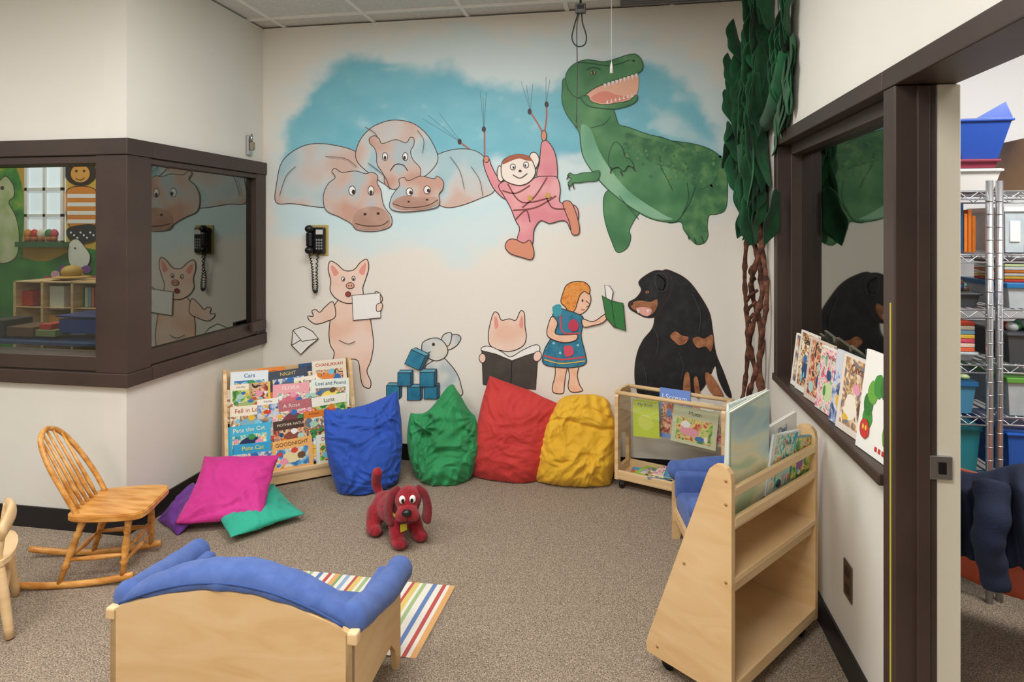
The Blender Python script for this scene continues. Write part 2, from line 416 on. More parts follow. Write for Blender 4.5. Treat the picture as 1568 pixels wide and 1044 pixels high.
# ------------------------------------------------------------ murals
class Mural(B):
    Yp=YB; base=.0015; k=5; zl=0
    def P(s,p): return W(p[0],p[1],s.base+.0004*s.zl,s.Yp)
    def fill(s,pts,mat,smooth=True):
        q=catmull(pts,True,s.k) if smooth else pts
        vs=[s.P(p) for p in q]
        tri=tessellate_polygon([[Vector((p[0],p[1],0)) for p in q]])
        s.add(vs,[list(t) for t in tri],mat,False); s.zl+=1
    def line(s,pts,w,mat,closed=False,smooth=True,inc=False):
        q=catmull(pts,closed,s.k) if smooth else [np.array(p,float) for p in pts]
        n=len(q); vs=[];fs=[]
        for i in range(n):
            if closed: d=q[(i+1)%n]-q[i-1]
            else: d=q[min(i+1,n-1)]-q[max(i-1,0)]
            L=math.hypot(*d) or 1; nx,ny=-d[1]/L,d[0]/L
            vs.append(s.P((q[i][0]+nx*w/2,q[i][1]+ny*w/2))); vs.append(s.P((q[i][0]-nx*w/2,q[i][1]-ny*w/2)))
        for i in range(n if closed else n-1):
            j=(i+1)%n; fs.append([2*i,2*i+1,2*j+1,2*j])
        s.add(vs,fs,mat,False)
        if inc: s.zl+=1
    def fig(s,pts,mat,w=1.3,ink=None,smooth=True):
        s.fill(pts,mat,smooth); s.line(pts,w,ink or INK,True,smooth); s.zl+=1
    def dot(s,c,rx,ry,mat,ink=None,w=1,rot=0):
        r=math.radians(rot)
        pts=[]
        for i in range(10):
            a=2*math.pi*i/10; x=rx*math.cos(a); y=ry*math.sin(a)
            pts.append((c[0]+x*math.cos(r)-y*math.sin(r),c[1]+x*math.sin(r)+y*math.cos(r)))
        s.fill(pts,mat)
        if ink: s.line(pts,w,ink,True); s.zl+=1
HIP=M('hippo_paint',['#a9c9d0','#c4cfd0','#d0c5bf','#cfb3a6'],scale=3.4,lo=.38,hi=.64,dist=.3,detail=1)
HIPH=M('hippo_head_paint',['#c99f8e','#cfb8ad','#b4c2c7'],scale=5,lo=.38,hi=.60,detail=1)
HIPS=M('hippo_snout_paint',['#b08878','#bf9d8d'],scale=9,detail=1)
PINK=M('pig_paint',['#ecc2ab','#f1d2c0','#f0dacd'],scale=4,detail=1)
hinkk=flat('#4e3a36')
b=Mural('hippo_family_mural')
b.fig([(423,310),(424,280),(432,248),(455,228),(482,220),(515,223),(545,232),(568,250),(575,290),(560,315),(500,318),(450,312)],HIP,1.2,hinkk)
b.fig([(665,240),(695,229),(725,230),(744,243),(754,262),(757,292),(735,304),(705,315),(680,317),(655,300),(650,262)],HIP,1.2,hinkk)
b.fig([(546,245),(550,218),(566,198),(585,188),(605,184),(630,188),(648,200),(662,218),(671,243),(660,262),(640,275),(600,285),(572,270)],HIP,1.2,hinkk)
b.fig([(577,236),(573,226),(567,220),(566,212),(574,208),(581,213),(586,220),(606,214),(622,219),(628,211),(634,212),(634,222),(629,232),(633,245),(644,258),(642,272),(625,278),(605,290),(590,282),(588,268),(578,252)],HIPH,1.1,hinkk)
b.dot((590,240),4,6,WHITE,INK); b.dot((590,242),2,3,INK); b.dot((621,240),4,6,WHITE,INK); b.dot((620,242),2,3,INK)
b.line([(598,262),(606,252),(618,253),(625,262)],1.2,INK)
b.fig([(500,322),(496,300),(503,282),(514,272),(509,263),(514,258),(524,264),(545,262),(560,266),(571,264),(579,270),(578,280),(584,292),(586,306),(590,318),(600,332),(598,347),(575,354),(548,352),(538,342),(520,332)],HIPH,1.1,hinkk)
b.dot((540,292),5,7,WHITE,INK); b.dot((542,294),2.5,3.5,INK); b.dot((569,292),4.5,7,WHITE,INK); b.dot((569,295),2.4,3.5,INK)
b.fill([(541,335),(550,322),(570,316),(590,322),(598,336),(592,348),(568,352),(546,349)],HIPS)
b.dot((560,328),2.5,2,INK); b.dot((580,327),2.5,2,INK); b.line([(545,342),(562,346),(585,345),(596,338)],1.2,INK)
b.fig([(598,318),(600,303),(607,292),(613,284),(612,275),(620,272),(626,277),(645,270),(665,274),(670,270),(679,277),(679,289),(673,298),(674,310),(668,318),(640,323),(612,324)],HIPH,1.1,hinkk)
b.dot((628,294),5,6,WHITE,INK); b.dot((630,295),2.4,3,INK); b.dot((655,291),5,6,WHITE,INK); b.dot((657,292),2.4,3,INK)
b.fill([(602,310),(620,300),(645,303),(668,302),(672,312),(650,320),(612,320)],HIPS)
b.line([(603,312),(625,318),(655,315),(672,306)],1.2,INK); b.dot((627,309),2,1.5,INK); b.dot((655,306),2,1.5,INK)
b.line([(565,250),(590,270),(598,290)],1.0,hinkk); b.line([(560,195),(574,203),(580,212)],.9,hinkk); b.line([(430,300),(440,270),(455,255)],.8,hinkk); b.line([(740,300),(735,275),(722,255)],.8,hinkk)
b.line([(640,200),(650,215),(648,235)],.8,hinkk); b.line([(690,240),(705,262),(712,290)],.8,hinkk); b.line([(500,240),(530,243),(548,256)],.8,hinkk)
b.build()

GR=M('dino_green_paint',['#3b7549','#478253','#578f5e','#6c9f6a'],scale=5,lo=.32,hi=.7,detail=2)
GRS=M('dino_back_paint',['#356a45','#43794c','#598c58','#7f9f62'],scale=12,lo=.34,hi=.74,detail=3)
GRB=M('dino_belly_paint',['#6ba784','#86b996','#98c39f'],scale=4,detail=1)
b=Mural('dinosaur_mural')
inkG=flat('#1f4a2c')
b.fig([(1000,215),(1030,216),(1065,221),(1090,230),(1104,242),(1112,262),(1114,290),(1111,320),(1098,328),(1086,330),(1083,346),(1084,362),(1078,372),(1066,374),(1056,364),(1047,352),(1042,340),(1020,339),(1000,300)],GRS,1.1,inkG)
b.fig([(925,300),(935,290),(960,292),(980,320),(972,336),(964,352),(966,364),(960,380),(945,386),(936,368),(928,345),(924,322)],GR,1.1,inkG)
b.fig([(866,120),(861,138),(861,158),(868,176),(878,190),(887,204),(889,222),(893,240),(902,256),(914,272),(926,286),(945,302),(972,322),(1000,336),(1030,340),(1044,330),(1060,300),(1066,262),(1050,228),(1020,213),(990,205),(962,195),(948,191),(943,178),(938,166),(925,158),(905,140)],GR,1.2,inkG)
b.fill([(958,204),(990,212),(1030,222),(1062,230),(1092,240),(1098,270),(1070,290),(1040,262),(1000,250),(968,226)],GRS)
b.fill([(890,192),(905,200),(922,240),(960,290),(1010,325),(1030,336),(1000,334),(965,316),(930,288),(903,256),(892,232)],GRB)
b.line([(1010,240),(1013,258),(1022,275),(1030,292)],1.1,inkG); b.line([(905,196),(925,190),(935,178)],1.1,inkG)
b.line([(1044,330),(1054,305),(1052,280)],1.1,inkG); b.line([(948,300),(965,320),(978,336)],1.1,inkG)
z0=b.zl
for i in range(60):
    u=random.uniform(955,1105); v=212+(u-955)*.16+random.uniform(-2,52)
    b.zl=z0+i%3; b.dot((u,v),random.uniform(1.5,3.5),random.uniform(1.2,2.6),flat(random.choice(['#386c46','#548656','#42784c','#6a945a'])),None,0,random.uniform(0,90))
b.zl=z0+4
b.fill([(896,146),(915,134),(940,126),(972,115),(978,122),(974,146),(955,156),(925,160),(905,156)],flat('#f1b79b'))
b.fill([(905,150),(925,140),(945,146),(965,150),(945,157),(920,158)],flat('#e58f7a'))
b.fig([(866,122),(870,108),(882,97),(900,92),(925,95),(945,90),(960,85),(974,84),(983,94),(984,105),(978,112),(962,117),(945,122),(925,129),(908,137),(896,146),(884,150),(872,140)],GR,1.2,inkG)
b.fig([(890,150),(900,147),(906,156),(925,161),(945,158),(962,155),(974,146),(976,152),(968,160),(945,167),(920,166),(900,162)],GR,1.1,inkG)
for i in range(9):
    u=926+i*6; v=129-i*1.9; b.fill([(u-2.2,v),(u+2.2,v-.8),(u+1,v+7)],WHITE,False); b.zl-=1
for i in range(7):
    u=930+i*6.3; v=159-i*1.6; b.fill([(u-1.8,v),(u+1.8,v),(u,v-6)],WHITE,False); b.zl-=1
b.zl+=2
b.dot((908,112),4,2.8,flat('#caa94d'),inkG,1,-15); b.dot((908,112),1.7,2.3,INK); b.line([(898,108),(908,104),(920,107)],1.8,inkG)
b.dot((970,94),2.2,1.4,INK); b.line([(884,100),(890,96),(935,101),(965,92)],1.0,inkG)
b.fig([(918,262),(905,264),(892,265),(880,268),(873,265),(869,270),(875,274),(870,280),(872,286),(879,280),(886,280),(898,278),(915,276)],GR,1.1,inkG)
b.fig([(942,218),(934,232),(932,248),(936,258),(946,256),(955,262),(962,254),(970,257),(966,246),(957,240),(952,226)],GR,1.1,inkG)
for p,q in [((872,268),(868,275)),((871,283),(872,291)),((877,280),(879,289)),((936,256),(935,266)),((950,262),(953,269)),((968,256),(973,262))]: b.line([p,q],1.8,INK,smooth=False)
for p in [(1052,358),(1062,364),(1074,362)]: b.line([p,(p[0]+3,p[1]+9)],1.5,inkG,smooth=False)
b.build()

SUIT=M('monkey_suit_paint',['#df8a94','#e6989f','#ecabad'],scale=6,detail=1)
FACE=flat('#f3e6da'); BRN=flat('#a65a3c'); TAN=flat('#d98f72'); STRAP=flat('#7a3a36')
b=Mural('parachuting_monkey_mural')
for p,q in [((741,198),(735,140)),((741,198),(745,140)),((741,198),(740,150)),((706,218),(655,176)),((706,218),(672,172)),((706,218),(648,182)),((812,170),(806,130)),((812,170),(816,128)),((812,170),(798,125)),((836,160),(836,118)),((836,160),(842,122))]: b.line([p,q],.55,flat('#5e7f8f'),smooth=False)
b.zl=1
for pts in ([(742,240),(742,200)],[(746,246),(724,232),(703,217)],[(832,205),(824,190),(811,170)],[(834,204),(837,180),(837,158)]): b.line(pts,2.4,flat('#b0635c'),smooth=False)
b.zl=2
for c in [(741,198),(704,217),(811,171),(837,160)]: b.dot(c,2.5,3.8,flat('#39303a'),INK,1)
b.fig([(770,280),(760,268),(752,252),(749,244),(741,244),(741,252),(746,268),(757,290),(775,305)],SUIT)
b.fig([(823,272),(826,250),(828,230),(830,218),(838,216),(848,230),(853,250),(853,275),(845,290)],SUIT)
b.dot((745,244),4,5,TAN,INK); b.dot((833,208),4,8,TAN,INK)
b.fig([(764,284),(780,276),(800,284),(820,272),(838,270),(853,272),(858,290),(857,308),(866,312),(882,316),(886,330),(882,350),(874,352),(868,340),(858,338),(842,342),(828,338),(818,352),(816,372),(808,382),(797,380),(792,368),(796,350),(790,338),(782,318),(772,300)],SUIT)
b.fig([(862,312),(872,308),(880,320),(887,345),(886,358),(876,358),(872,340)],TAN)
b.fig([(812,368),(802,372),(788,366),(778,368),(774,378),(782,388),(800,394),(814,397),(818,386)],TAN)
for pts in ([(778,282),(800,310),(845,302)],[(838,272),(820,300),(800,318)],[(786,322),(820,318),(852,300)],[(790,336),(806,322),(812,340)],[(836,300),(846,318),(866,320)],[(770,292),(790,296),(812,284)]): b.line(pts,2.0,STRAP)
b.zl+=1
b.fill([(808,300),(815,300),(815,307),(808,307)],flat('#caa24c'),False); b.fill([(836,296),(843,296),(843,303),(836,303)],flat('#caa24c'),False)
b.fig([(766,254),(762,262),(763,274),(769,278),(773,268)],FACE); b.fig([(812,238),(820,234),(826,244),(822,256),(814,262)],FACE)
b.fig([(768,262),(770,248),(780,240),(795,237),(810,240),(818,252),(820,266),(812,278),(798,284),(782,281),(771,274)],FACE)
b.fill([(770,252),(776,242),(790,237),(806,238),(816,246),(806,246),(796,243),(785,246)],BRN)
b.dot((786,256),4,4.5,WHITE,INK); b.dot((806,253),4,4.5,WHITE,INK); b.dot((787,257),1.6,2,INK); b.dot((805,254),1.6,2,INK); b.dot((797,262),2.4,1.8,INK)
b.line([(786,268),(797,273),(808,266)],1.2,INK)
b.build()

b=Mural('pig_with_letter_mural')
b.fig([(512,540),(508,560),(512,574),(522,580),(534,570),(532,552),(548,552),(552,575),(556,590),(566,594),(568,584),(562,568),(568,552),(572,528),(570,505),(566,482),(560,462),(540,455),(518,460),(508,480),(504,508),(506,528)],PINK)
b.fig([(510,462),(498,470),(490,478),(484,474),(478,476),(480,484),(472,484),(474,490),(484,496),(500,492),(514,484)],PINK)
b.fig([(560,456),(572,452),(576,446),(582,450),(586,458),(580,468),(568,474),(560,472)],PINK)
b.fig([(507,430),(503,412),(506,400),(516,404),(528,414),(542,413),(552,402),(562,397),(565,410),(560,428),(556,440),(556,452),(546,462),(530,464),(514,456),(506,444)],PINK)
b.fill([(507,408),(512,408),(519,418),(512,422)],flat('#e79a8c')); b.fill([(561,403),(556,406),(550,416),(558,420)],flat('#e79a8c'))
b.dot((526,427),2.4,3.2,WHITE,INK); b.dot((542,426),2.4,3.2,WHITE,INK); b.dot((527,428),1.2,1.6,INK); b.dot((542,427),1.2,1.6,INK)
b.dot((537,437),6,4.5,flat('#e7ab96'),INK); b.dot((535,437),.9,1.3,INK); b.dot((539,437),.9,1.3,INK)
b.dot((534,450),4,3.6,flat('#a4413a'),INK)
b.fig([(540,452),(583,448),(584,486),(542,490)],WHITE,1.3,INK,False)
b.fig([(578,466),(586,464),(585,474),(578,476)],PINK,1)
b.fig([(450,505),(466,499),(480,507),(489,518),(474,530),(462,542),(448,528)],WHITE,1.3,INK,False); b.line([(450,505),(464,522),(489,518)],1.1,INK,smooth=False); b.line([(448,528),(462,520)],1.1,INK,smooth=False)
b.line([(520,520),(534,526),(545,522)],1,INK)
b.build()
RAB=M('rabbit_paint',['#b9c3c6','#d3d6d2','#dfd9cc'],scale=8,detail=1); BLK=M('teal_block_paint',['#1f6f90','#2f86a5'],scale=15); BLKT=flat('#5fa9c2'); BLKD=flat('#175a78')
b=Mural('rabbit_with_blocks_mural')
b.fig([(676,548),(688,556),(700,572),(706,590),(705,606),(660,606),(662,590),(655,575),(652,560)],RAB)
b.fig([(684,526),(690,514),(700,512),(706,518),(698,530),(684,536)],RAB); b.fig([(676,530),(678,514),(688,509),(692,512),(688,528)],RAB)
b.fig([(646,534),(648,524),(660,518),(672,518),(682,526),(686,538),(680,548),(668,552),(656,548),(648,542)],RAB)
b.dot((664,527),2.3,2.6,INK); b.line([(646,536),(654,540),(660,538)],1.1,INK); b.line([(650,590),(648,575),(655,565)],1.1,INK)
def block(cx,cy,s,rot=0):
    r=math.radians(rot)
    def q(x,y): return (cx+x*math.cos(r)-y*math.sin(r),cy+x*math.sin(r)+y*math.cos(r))
    b.fig([q(-s,-s),q(s,-s),q(s,s),q(-s,s)],BLK,1.1,INK,False)
    b.fig([q(-s,-s),q(-s*.6,-s*1.45),q(s*1.35,-s*1.45),q(s,-s)],BLKT,1.1,INK,False)
    b.fig([q(s,-s),q(s*1.35,-s*1.45),q(s*1.35,s*.6),q(s,s)],BLKD,1.1,INK,False)
for c in [(602,600,10),(634,602,10),(660,600,10),(620,580,10),(655,580,11)]: block(*c)
block(637,550,12,25)
b.build()
b=Mural('reading_pig_mural')
b.fig([(752,530),(748,512),(752,490),(757,478),(763,480),(768,490),(780,488),(790,490),(797,476),(803,480),(804,500),(806,516),(800,530),(778,538)],PINK)
b.fill([(757,486),(761,486),(763,500),(758,502)],flat('#e79a8c')); b.fill([(798,484),(801,488),(800,502),(795,498)],flat('#e79a8c'))
b.fig([(738,532),(750,530),(768,538),(782,546),(800,536),(818,528),(826,530),(822,540),(784,552),(742,540)],WHITE,1.1)
DBK=M('dark_book_paint',['#3f3a35','#4c463f'],scale=12)
b.fig([(738,536),(760,542),(784,552),(806,544),(824,538),(820,596),(800,594),(782,600),(760,592),(740,588)],DBK,1.3,INK,False); b.line([(784,552),(782,600)],1.5,flat('#1d1a18'),smooth=False)
b.dot((739,548),5,7,PINK,INK,1); b.dot((823,545),6,8,PINK,INK,1,20)
b.build()
b=Mural('girl_with_book_mural')
SK=M('girl_skin_paint',['#efb999','#f5cdb1'],scale=20); HAIR=M('girl_hair_paint',['#d9822f','#e9a04d','#d9722a'],scale=30); DR=M('girl_dress_paint',['#236a86','#2f82a0','#3f7fa0'],scale=22)
b.fig([(852,556),(850,575),(846,592),(848,601),(862,602),(864,592),(866,575),(868,558)],SK); b.fig([(870,556),(872,575),(870,592),(876,600),(892,598),(888,590),(884,575),(886,556)],SK)
b.fig([(868,452),(865,462),(870,478),(885,482),(897,476),(904,464),(904,452),(896,440),(880,442)],SK)
b.fig([(866,470),(859,462),(863,446),(868,436),(880,431),(895,432),(903,440),(902,450),(895,446),(888,452),(884,464),(880,475),(872,478)],HAIR)
b.dot((892,460),1.3,2,INK); b.line([(897,460),(903,466),(898,470)],1,INK); b.line([(890,474),(896,474)],1,flat('#b33a34'))
b.fig([(848,478),(856,472),(866,474),(884,480),(893,486),(892,500),(890,515),(896,540),(897,556),(880,562),(855,562),(832,556),(834,535),(846,512),(844,495)],DR)
b.fill([(846,470),(858,466),(860,480),(850,484)],flat('#3f9fae'))
b.line([(834,544),(860,550),(896,546)],2.4,flat('#d9484e')); b.line([(834,550),(860,556),(896,552)],1.6,flat('#e9c04a')); b.line([(858,482),(862,508),(888,510)],2.2,flat('#d9484e'))
b.zl+=1
for c in [(848,525),(870,535),(885,528),(858,540),(878,500)]: b.dot(c,2,2,flat('#8fd0d8'))
b.fill([(864,530),(876,530),(878,542),(866,545)],flat('#d8506a')); b.fill([(870,496),(878,488),(886,495),(884,505),(874,506)],flat('#c23a58'))
b.fig([(846,484),(854,494),(850,508),(856,512),(872,512),(884,512),(882,520),(866,524),(848,520),(838,512),(840,496)],SK)
b.fig([(892,488),(908,492),(924,482),(932,478),(930,486),(922,494),(908,498),(894,500)],SK)
b.fig([(926,436),(934,438),(939,446),(936,462),(928,455)],WHITE,1.1,INK,False)
b.fig([(922,452),(936,460),(954,464),(958,506),(940,500),(928,486)],flat('#2f7a3e'),1.2,INK,False); b.line([(936,460),(942,500)],1.2,flat('#184a22'),smooth=False)
b.build()
b=Mural('black_dog_mural')
DK=M('rottweiler_black_paint',['#0e0e11','#17171b','#232329'],scale=16); DTAN=M('rottweiler_tan_paint',['#8a5336','#b57a54'],scale=22)
b.fig([(985,520),(976,540),(972,565),(974,592),(985,606),(1040,606),(1070,600),(1085,580),(1095,560),(1100,580),(1112,604),(1120,606),(1108,570),(1096,540),(1091,505),(1086,478),(1070,450),(1054,430),(1035,418),(1015,414),(1005,440),(1003,470),(1000,500)],DK,1.2,INK)
b.fig([(982,444),(978,432),(988,422),(1005,414),(1022,418),(1030,432),(1026,450),(1014,470),(1004,484),(990,486),(976,480),(964,472),(963,463),(974,456)],DK,1.2,INK)
b.fill([(966,464),(980,460),(996,462),(1006,458),(1006,470),(996,482),(980,478),(968,472)],DTAN)
b.fill([(974,472),(986,470),(998,474),(992,484),(980,480)],flat('#e9a9a0')); b.dot((966,464),4,3.5,INK); b.fill([(975,474),(979,474),(977,480)],WHITE,False); b.fill([(990,474),(994,474),(992,480)],WHITE,False)
b.dot((991,447),2.5,2,flat('#c98457')); b.dot((991,447),1.2,1.2,INK); b.line([(1006,420),(1018,430),(1014,446),(1006,440)],1.2,flat('#55555c'))
b.fig([(1006,418),(1020,422),(1022,440),(1010,446),(1003,432)],DK,1.0,flat('#44444a'))
b.fill([(1026,514),(1034,507),(1044,513),(1054,516),(1050,525),(1040,528),(1032,522)],DTAN); b.fill([(1060,520),(1068,515),(1078,518),(1090,512),(1092,524),(1088,538),(1080,530),(1068,532)],DTAN)
b.fill([(1048,574),(1055,572),(1057,606),(1046,606)],DTAN); b.fill([(1080,570),(1092,577),(1108,606),(1094,606),(1082,590)],DTAN); b.fill([(1062,580),(1068,578),(1072,606),(1065,606)],DTAN)
for pts in ([(1000,500),(1008,520),(1004,545)],[(1060,450),(1072,480),(1070,510)],[(985,560),(990,580),(988,600)],[(1040,540),(1046,560),(1042,580)]): b.line(pts,1,flat('#3c3c44'))
b.build()

# ------------------------------------------------------------ pillows
def pillow(b,T,cor,thick,mat,bulge=(.02,.01,.01,.01),wr=.012,seed=0,N=84,fat=.0,knot=None,apex=None,zmin=.004,wscale=7,aniso=(1,1),pw=.6,ex=2.3,gather=None,rnd=0):
    BL,BR,TRc,TL=[Vector(c) for c in cor]
    fullT=b.T@T; inv=fullT.inverted()
    vs=[];idx={}
    def vert(i,j,side):
        edge=i in(0,N) or j in(0,N)
        key=(i,j,0 if edge else side)
        if key in idx: return idx[key]
        s,t=i/N,j/N
        p=BL*(1-s)*(1-t)+BR*s*(1-t)+TRc*s*t+TL*(1-s)*t
        qs=4*s*(1-s); qt=4*t*(1-t)
        p=p+Vector((0,-bulge[0]*qs*(1-t)))+Vector((bulge[1]*qt*s,0))+Vector((0,bulge[2]*qs*t))+Vector((-bulge[3]*qt*(1-s),0))
        if apex: p=p+Vector((0,apex[1]*math.exp(-((s-apex[0])/.24)**2)*t**2))
        if rnd:
            k=(abs(2*s-1)**3)*t**3; cx=(BL.x+BR.x+TRc.x+TL.x)/4
            p=Vector((p.x+(cx-p.x)*rnd*k*.6,p.y-rnd*k*.14))
        a=max(0,1-abs(2*s-1)**ex); c=max(0,1-abs(2*t-1)**(ex+.5))
        prof=(a*c)**pw
        q=Vector((p.x*wscale*aniso[0],p.y*wscale*aniso[1],seed*3.1+side*5))
        q=q+Vector((noise.noise(q*.7+Vector((9,0,0))),noise.noise(q*.7+Vector((0,9,0))),0))*.9
        n=1-2*abs(noise.noise(q)); n2=1-2*abs(noise.noise(q*2.2+Vector((3,1,2)))); n3=1-2*abs(noise.noise(q*4.6+Vector((7,1,4))))
        y=thick/2*prof*(1+fat*(.45-t)*1.6)
        pr2=min(1,prof*2.2)
        y+=wr*pr2*((n-.5)*.9+(n2-.5)*.65+(n3-.5)*.3)
        for (cx,cy) in ((BL.x,BL.y),(BR.x,BR.y),(TRc.x,TRc.y),(TL.x,TL.y)):
            dx,dz=p.x-cx,p.y-cy; r=math.hypot(dx,dz)+1e-4
            y+=wr*.55*pr2*math.cos(11*math.atan2(dz,dx)+seed+cx*9+noise.noise(q*.8)*1.5)*math.exp(-r/.12)*min(1,r/.04)
        if gather:
            gl=gather+.05*math.sin(s*5+1)
            g=max(0,(t-gl)/(1-gl)); y+=wr*.45*g*math.cos(s*34+noise.noise(q)*6)*min(1,prof*4)
            y-=.016*math.exp(-((t-gl)/.022)**2)*min(1,prof*2)
        if knot and side<0:
            dx,dz=p.x-knot[0],p.y-knot[1]; r=math.hypot(dx,dz)+1e-4; th=math.atan2(dz,dx)
            y+=knot[3]*math.cos(knot[2]*th+noise.noise(Vector((r*12,seed,0)))*2)*math.exp(-r/.13)*min(1,r/.02)*pr2
            y+=.035*math.exp(-(r/.028)**2)-.022*math.exp(-((r-.05)/.018)**2)
        if edge:
            y=wr*.5*noise.noise(q*1.5)
            p=p+Vector((noise.noise(q*1.1)*.012,noise.noise(q*1.1+Vector((5,5,5)))*.012))
        w=fullT@Vector((p.x,side*y,p.y))
        if w.z<zmin: w.z=zmin+ (0.0008*side)
        idx[key]=len(vs); vs.append(inv@w); return idx[key]
    fs=[]
    for side in(-1,1):
        for i in range(N):
            for j in range(N):
                f=[vert(i,j,side),vert(i+1,j,side),vert(i+1,j+1,side),vert(i,j+1,side)]
                if side>0: f.reverse()
                fs.append(f)
    b.add(vs,fs,mat,True,T)
def cloth(name,c1,c2): return M(name,[c1,c2],scale=5,rough=.78,bump=.6,bscale=26,bdist=.008,sheen=.1)
CB=cloth('blue_cotton','#1b47a6','#2252b6'); CG=cloth('green_cotton','#1f8249','#289256'); CR=cloth('red_cotton','#bb2d2b','#c73632')
CY=cloth('yellow_cotton','#d6a41d','#e1b02a'); CM=cloth('magenta_cotton','#c02481','#cb2f8c'); CT=cloth('teal_cotton','#1f9c82','#28aa8d'); CP=cloth('purple_cotton','#5a1f7a','#66298a')
b=B('blue_floor_cushion'); pillow(b,FR(-1.385,3.305,0,38)@RX(-13),[(-.155,-.02),(.165,-.02),(.20,.50),(-.215,.45)],.26,CB,(.03,.03,-.03,.03),.023,1,fat=.45,wscale=7); b.build()
b=B('green_floor_cushion'); pillow(b,FR(-1.02,3.50,0,6)@RX(-12),[(-.13,-.02),(.16,-.02),(.19,.34),(-.20,.36)],.28,CG,(.03,.04,.0,.04),.024,2,fat=.4,knot=(-.09,.29,9,.018),apex=(.62,.175),wscale=7); b.build()
b=B('red_floor_cushion'); pillow(b,FR(-.66,3.575,0,0)@RX(-10),[(-.22,.0),(.20,-.03),(.31,.42),(-.115,.575)],.25,CR,(.02,.01,.01,.01),.015,3,fat=.35,wscale=5,aniso=(1,1.2))
b.build()
b=B('yellow_floor_cushion'); pillow(b,FR(-.275,3.585,0,0)@RX(-9),[(-.22,-.02),(.22,-.02),(.27,.46),(-.14,.44)],.28,CY,(.02,.02,.04,.03),.022,4,fat=.35,wscale=6,gather=.72,rnd=.35); b.build()
b=B('purple_pillow'); pillow(b,FR(-2.155,2.70,.0,-30)@RX(-52),[(-.12,.0),(.12,.0),(.12,.22),(-.12,.22)],.08,CP,(.0,.0,.0,.0),.010,6,N=48); b.build()
b=B('teal_pillow'); pillow(b,FR(-1.665,2.745,.042,52)@RX(-83),[(-.17,-.03),(.18,-.03),(.17,.34),(-.17,.34)],.075,CT,(-.01,-.01,-.01,-.01),.010,7,N=60); b.build()
b=B('magenta_pillow'); pillow(b,FR(-1.875,2.70,.045,15)@RX(-56),[(-.205,0),(.20,.0),(.195,.37),(-.19,.38)],.12,CM,(-.012,-.015,-.012,-.015),.013,8,zmin=.015,N=64); b.build()

# ------------------------------------------------------------ left picture-book rack
b=B('book_display_rack'); T=FR(-1.812,3.291,0,38.7); b.T=T
prof=[(0,.0),(0,.075),(.02,.10),(.155,.585),(.175,.625),(.21,.64),(.245,.635),(.262,.60),(.262,0)]
for x in (-.362,.344): b.prism(prof,x,x+.018,BIRCH,'yz')
b.bb((-.344,.0,.012),(.344,.016,.085),BIRCHX,.003)
b.bb((-.344,.0,.055),(.344,.25,.068),BIRCHX)
b.bb((-.344,.246,.05),(.344,.258,.62),BIRCHX)
tiers=[(.035,.07),(.068,.165),(.101,.262),(.134,.358),(.167,.45)]
for y,z in tiers:
    b.bb((-.344,y-.006,z-.006),(.344,y+.034,z),BIRCHX,.002)
rows=[[('Pete Cat','#2f9fd0','#f3e23a','#e8a13a',3),('GOODNIGHT','#f0b468','#6b3f1f','#e8d7a4',0),('DRAGONS','#dfe6dc','#b02a20','#3a8d4c',1)],
      [('Pete the Cat','#42b4d8','#f7f0d0','#16284f',6),('MOTHER NATURE','#4a3028','#f0e4c8','#8a4a34',2),('Old Tree','#e7d9c8','#7a2f24','#c6553a',7)],
      [('Fell in Love','#efe6cf','#b34a2c','#7fb0c0',4),('A Rose','#b96a70','#f5e0d8','#7b3a44',5),('Luna','#f0ecde','#3f5f3f','#d9534a',1)],
      [('FARMER','#efe7d4','#7a2f1f','#9bb36a',7),('FLORA','#eda6ae','#fff4f0','#d46a7c',5),('Lost and Found','#e4efe6','#2f4f6f','#f0d860',4)],
      [('Cars','#dfe9ee','#2f6f9f','#e6c24a',0),('NIGHT','#3c4656','#d9c46a','#5c6678',3),('CHANUKKAH','#e7ddc8','#c2402a','#e2823a',2)]]
for r,(row,(y,z)) in enumerate(zip(rows,tiers)):
    xs=[-.228,.0,.228]
    for i,(tt,c,tc,ac,pc) in enumerate(row):
        w=.205+.02*((i+r)%2); h=[.165,.17,.17,.17,.165][r]+(.035 if i==2 and r==4 else 0)+random.uniform(-.01,.012)
        TT=TR((xs[i]+random.uniform(-.006,.006),y+.004,z+.001))@RX(-14)@RY(random.uniform(-3,3))
        book(b,TT,w,h,.009,c,tt,tc,[(ac,0,.42,.24,.20),(random.choice(PAL),-.22,.3,.10,.12),(random.choice(PAL),.22,.42,.10,.12),(random.choice(PAL),.05,.62,.09,.09),(random.choice(PAL),-.3,.55,.06,.07)],r*5+i,pic=pc,th=.86)
    for k,xx in enumerate((-.125,.105) if r%2 else (-.10,.13)):
        TT=TR((xx,y+.0155,z+.012+.006*k))@RX(-14)@RY(random.uniform(-3,3)); book(b,TT,.15,.185 if r<4 else .165,.006,PAL[(r*5+k*3)%14],None,'#4a2a20',None,90+r*3+k)
for (xx,r,c,s) in ((-.27,4,'#f3ead8',121),(-.17,4,'#e9c85a',122),(-.13,3,'#f4efe2',123),(.12,2,'#e27f2d',124)):
    y,z=tiers[r]; book(b,TR((xx,y-.008,z+.001))@RX(-10),.115,.105,.006,c,None,'#6b3020',None,s)
b.T=Matrix(); b.build()

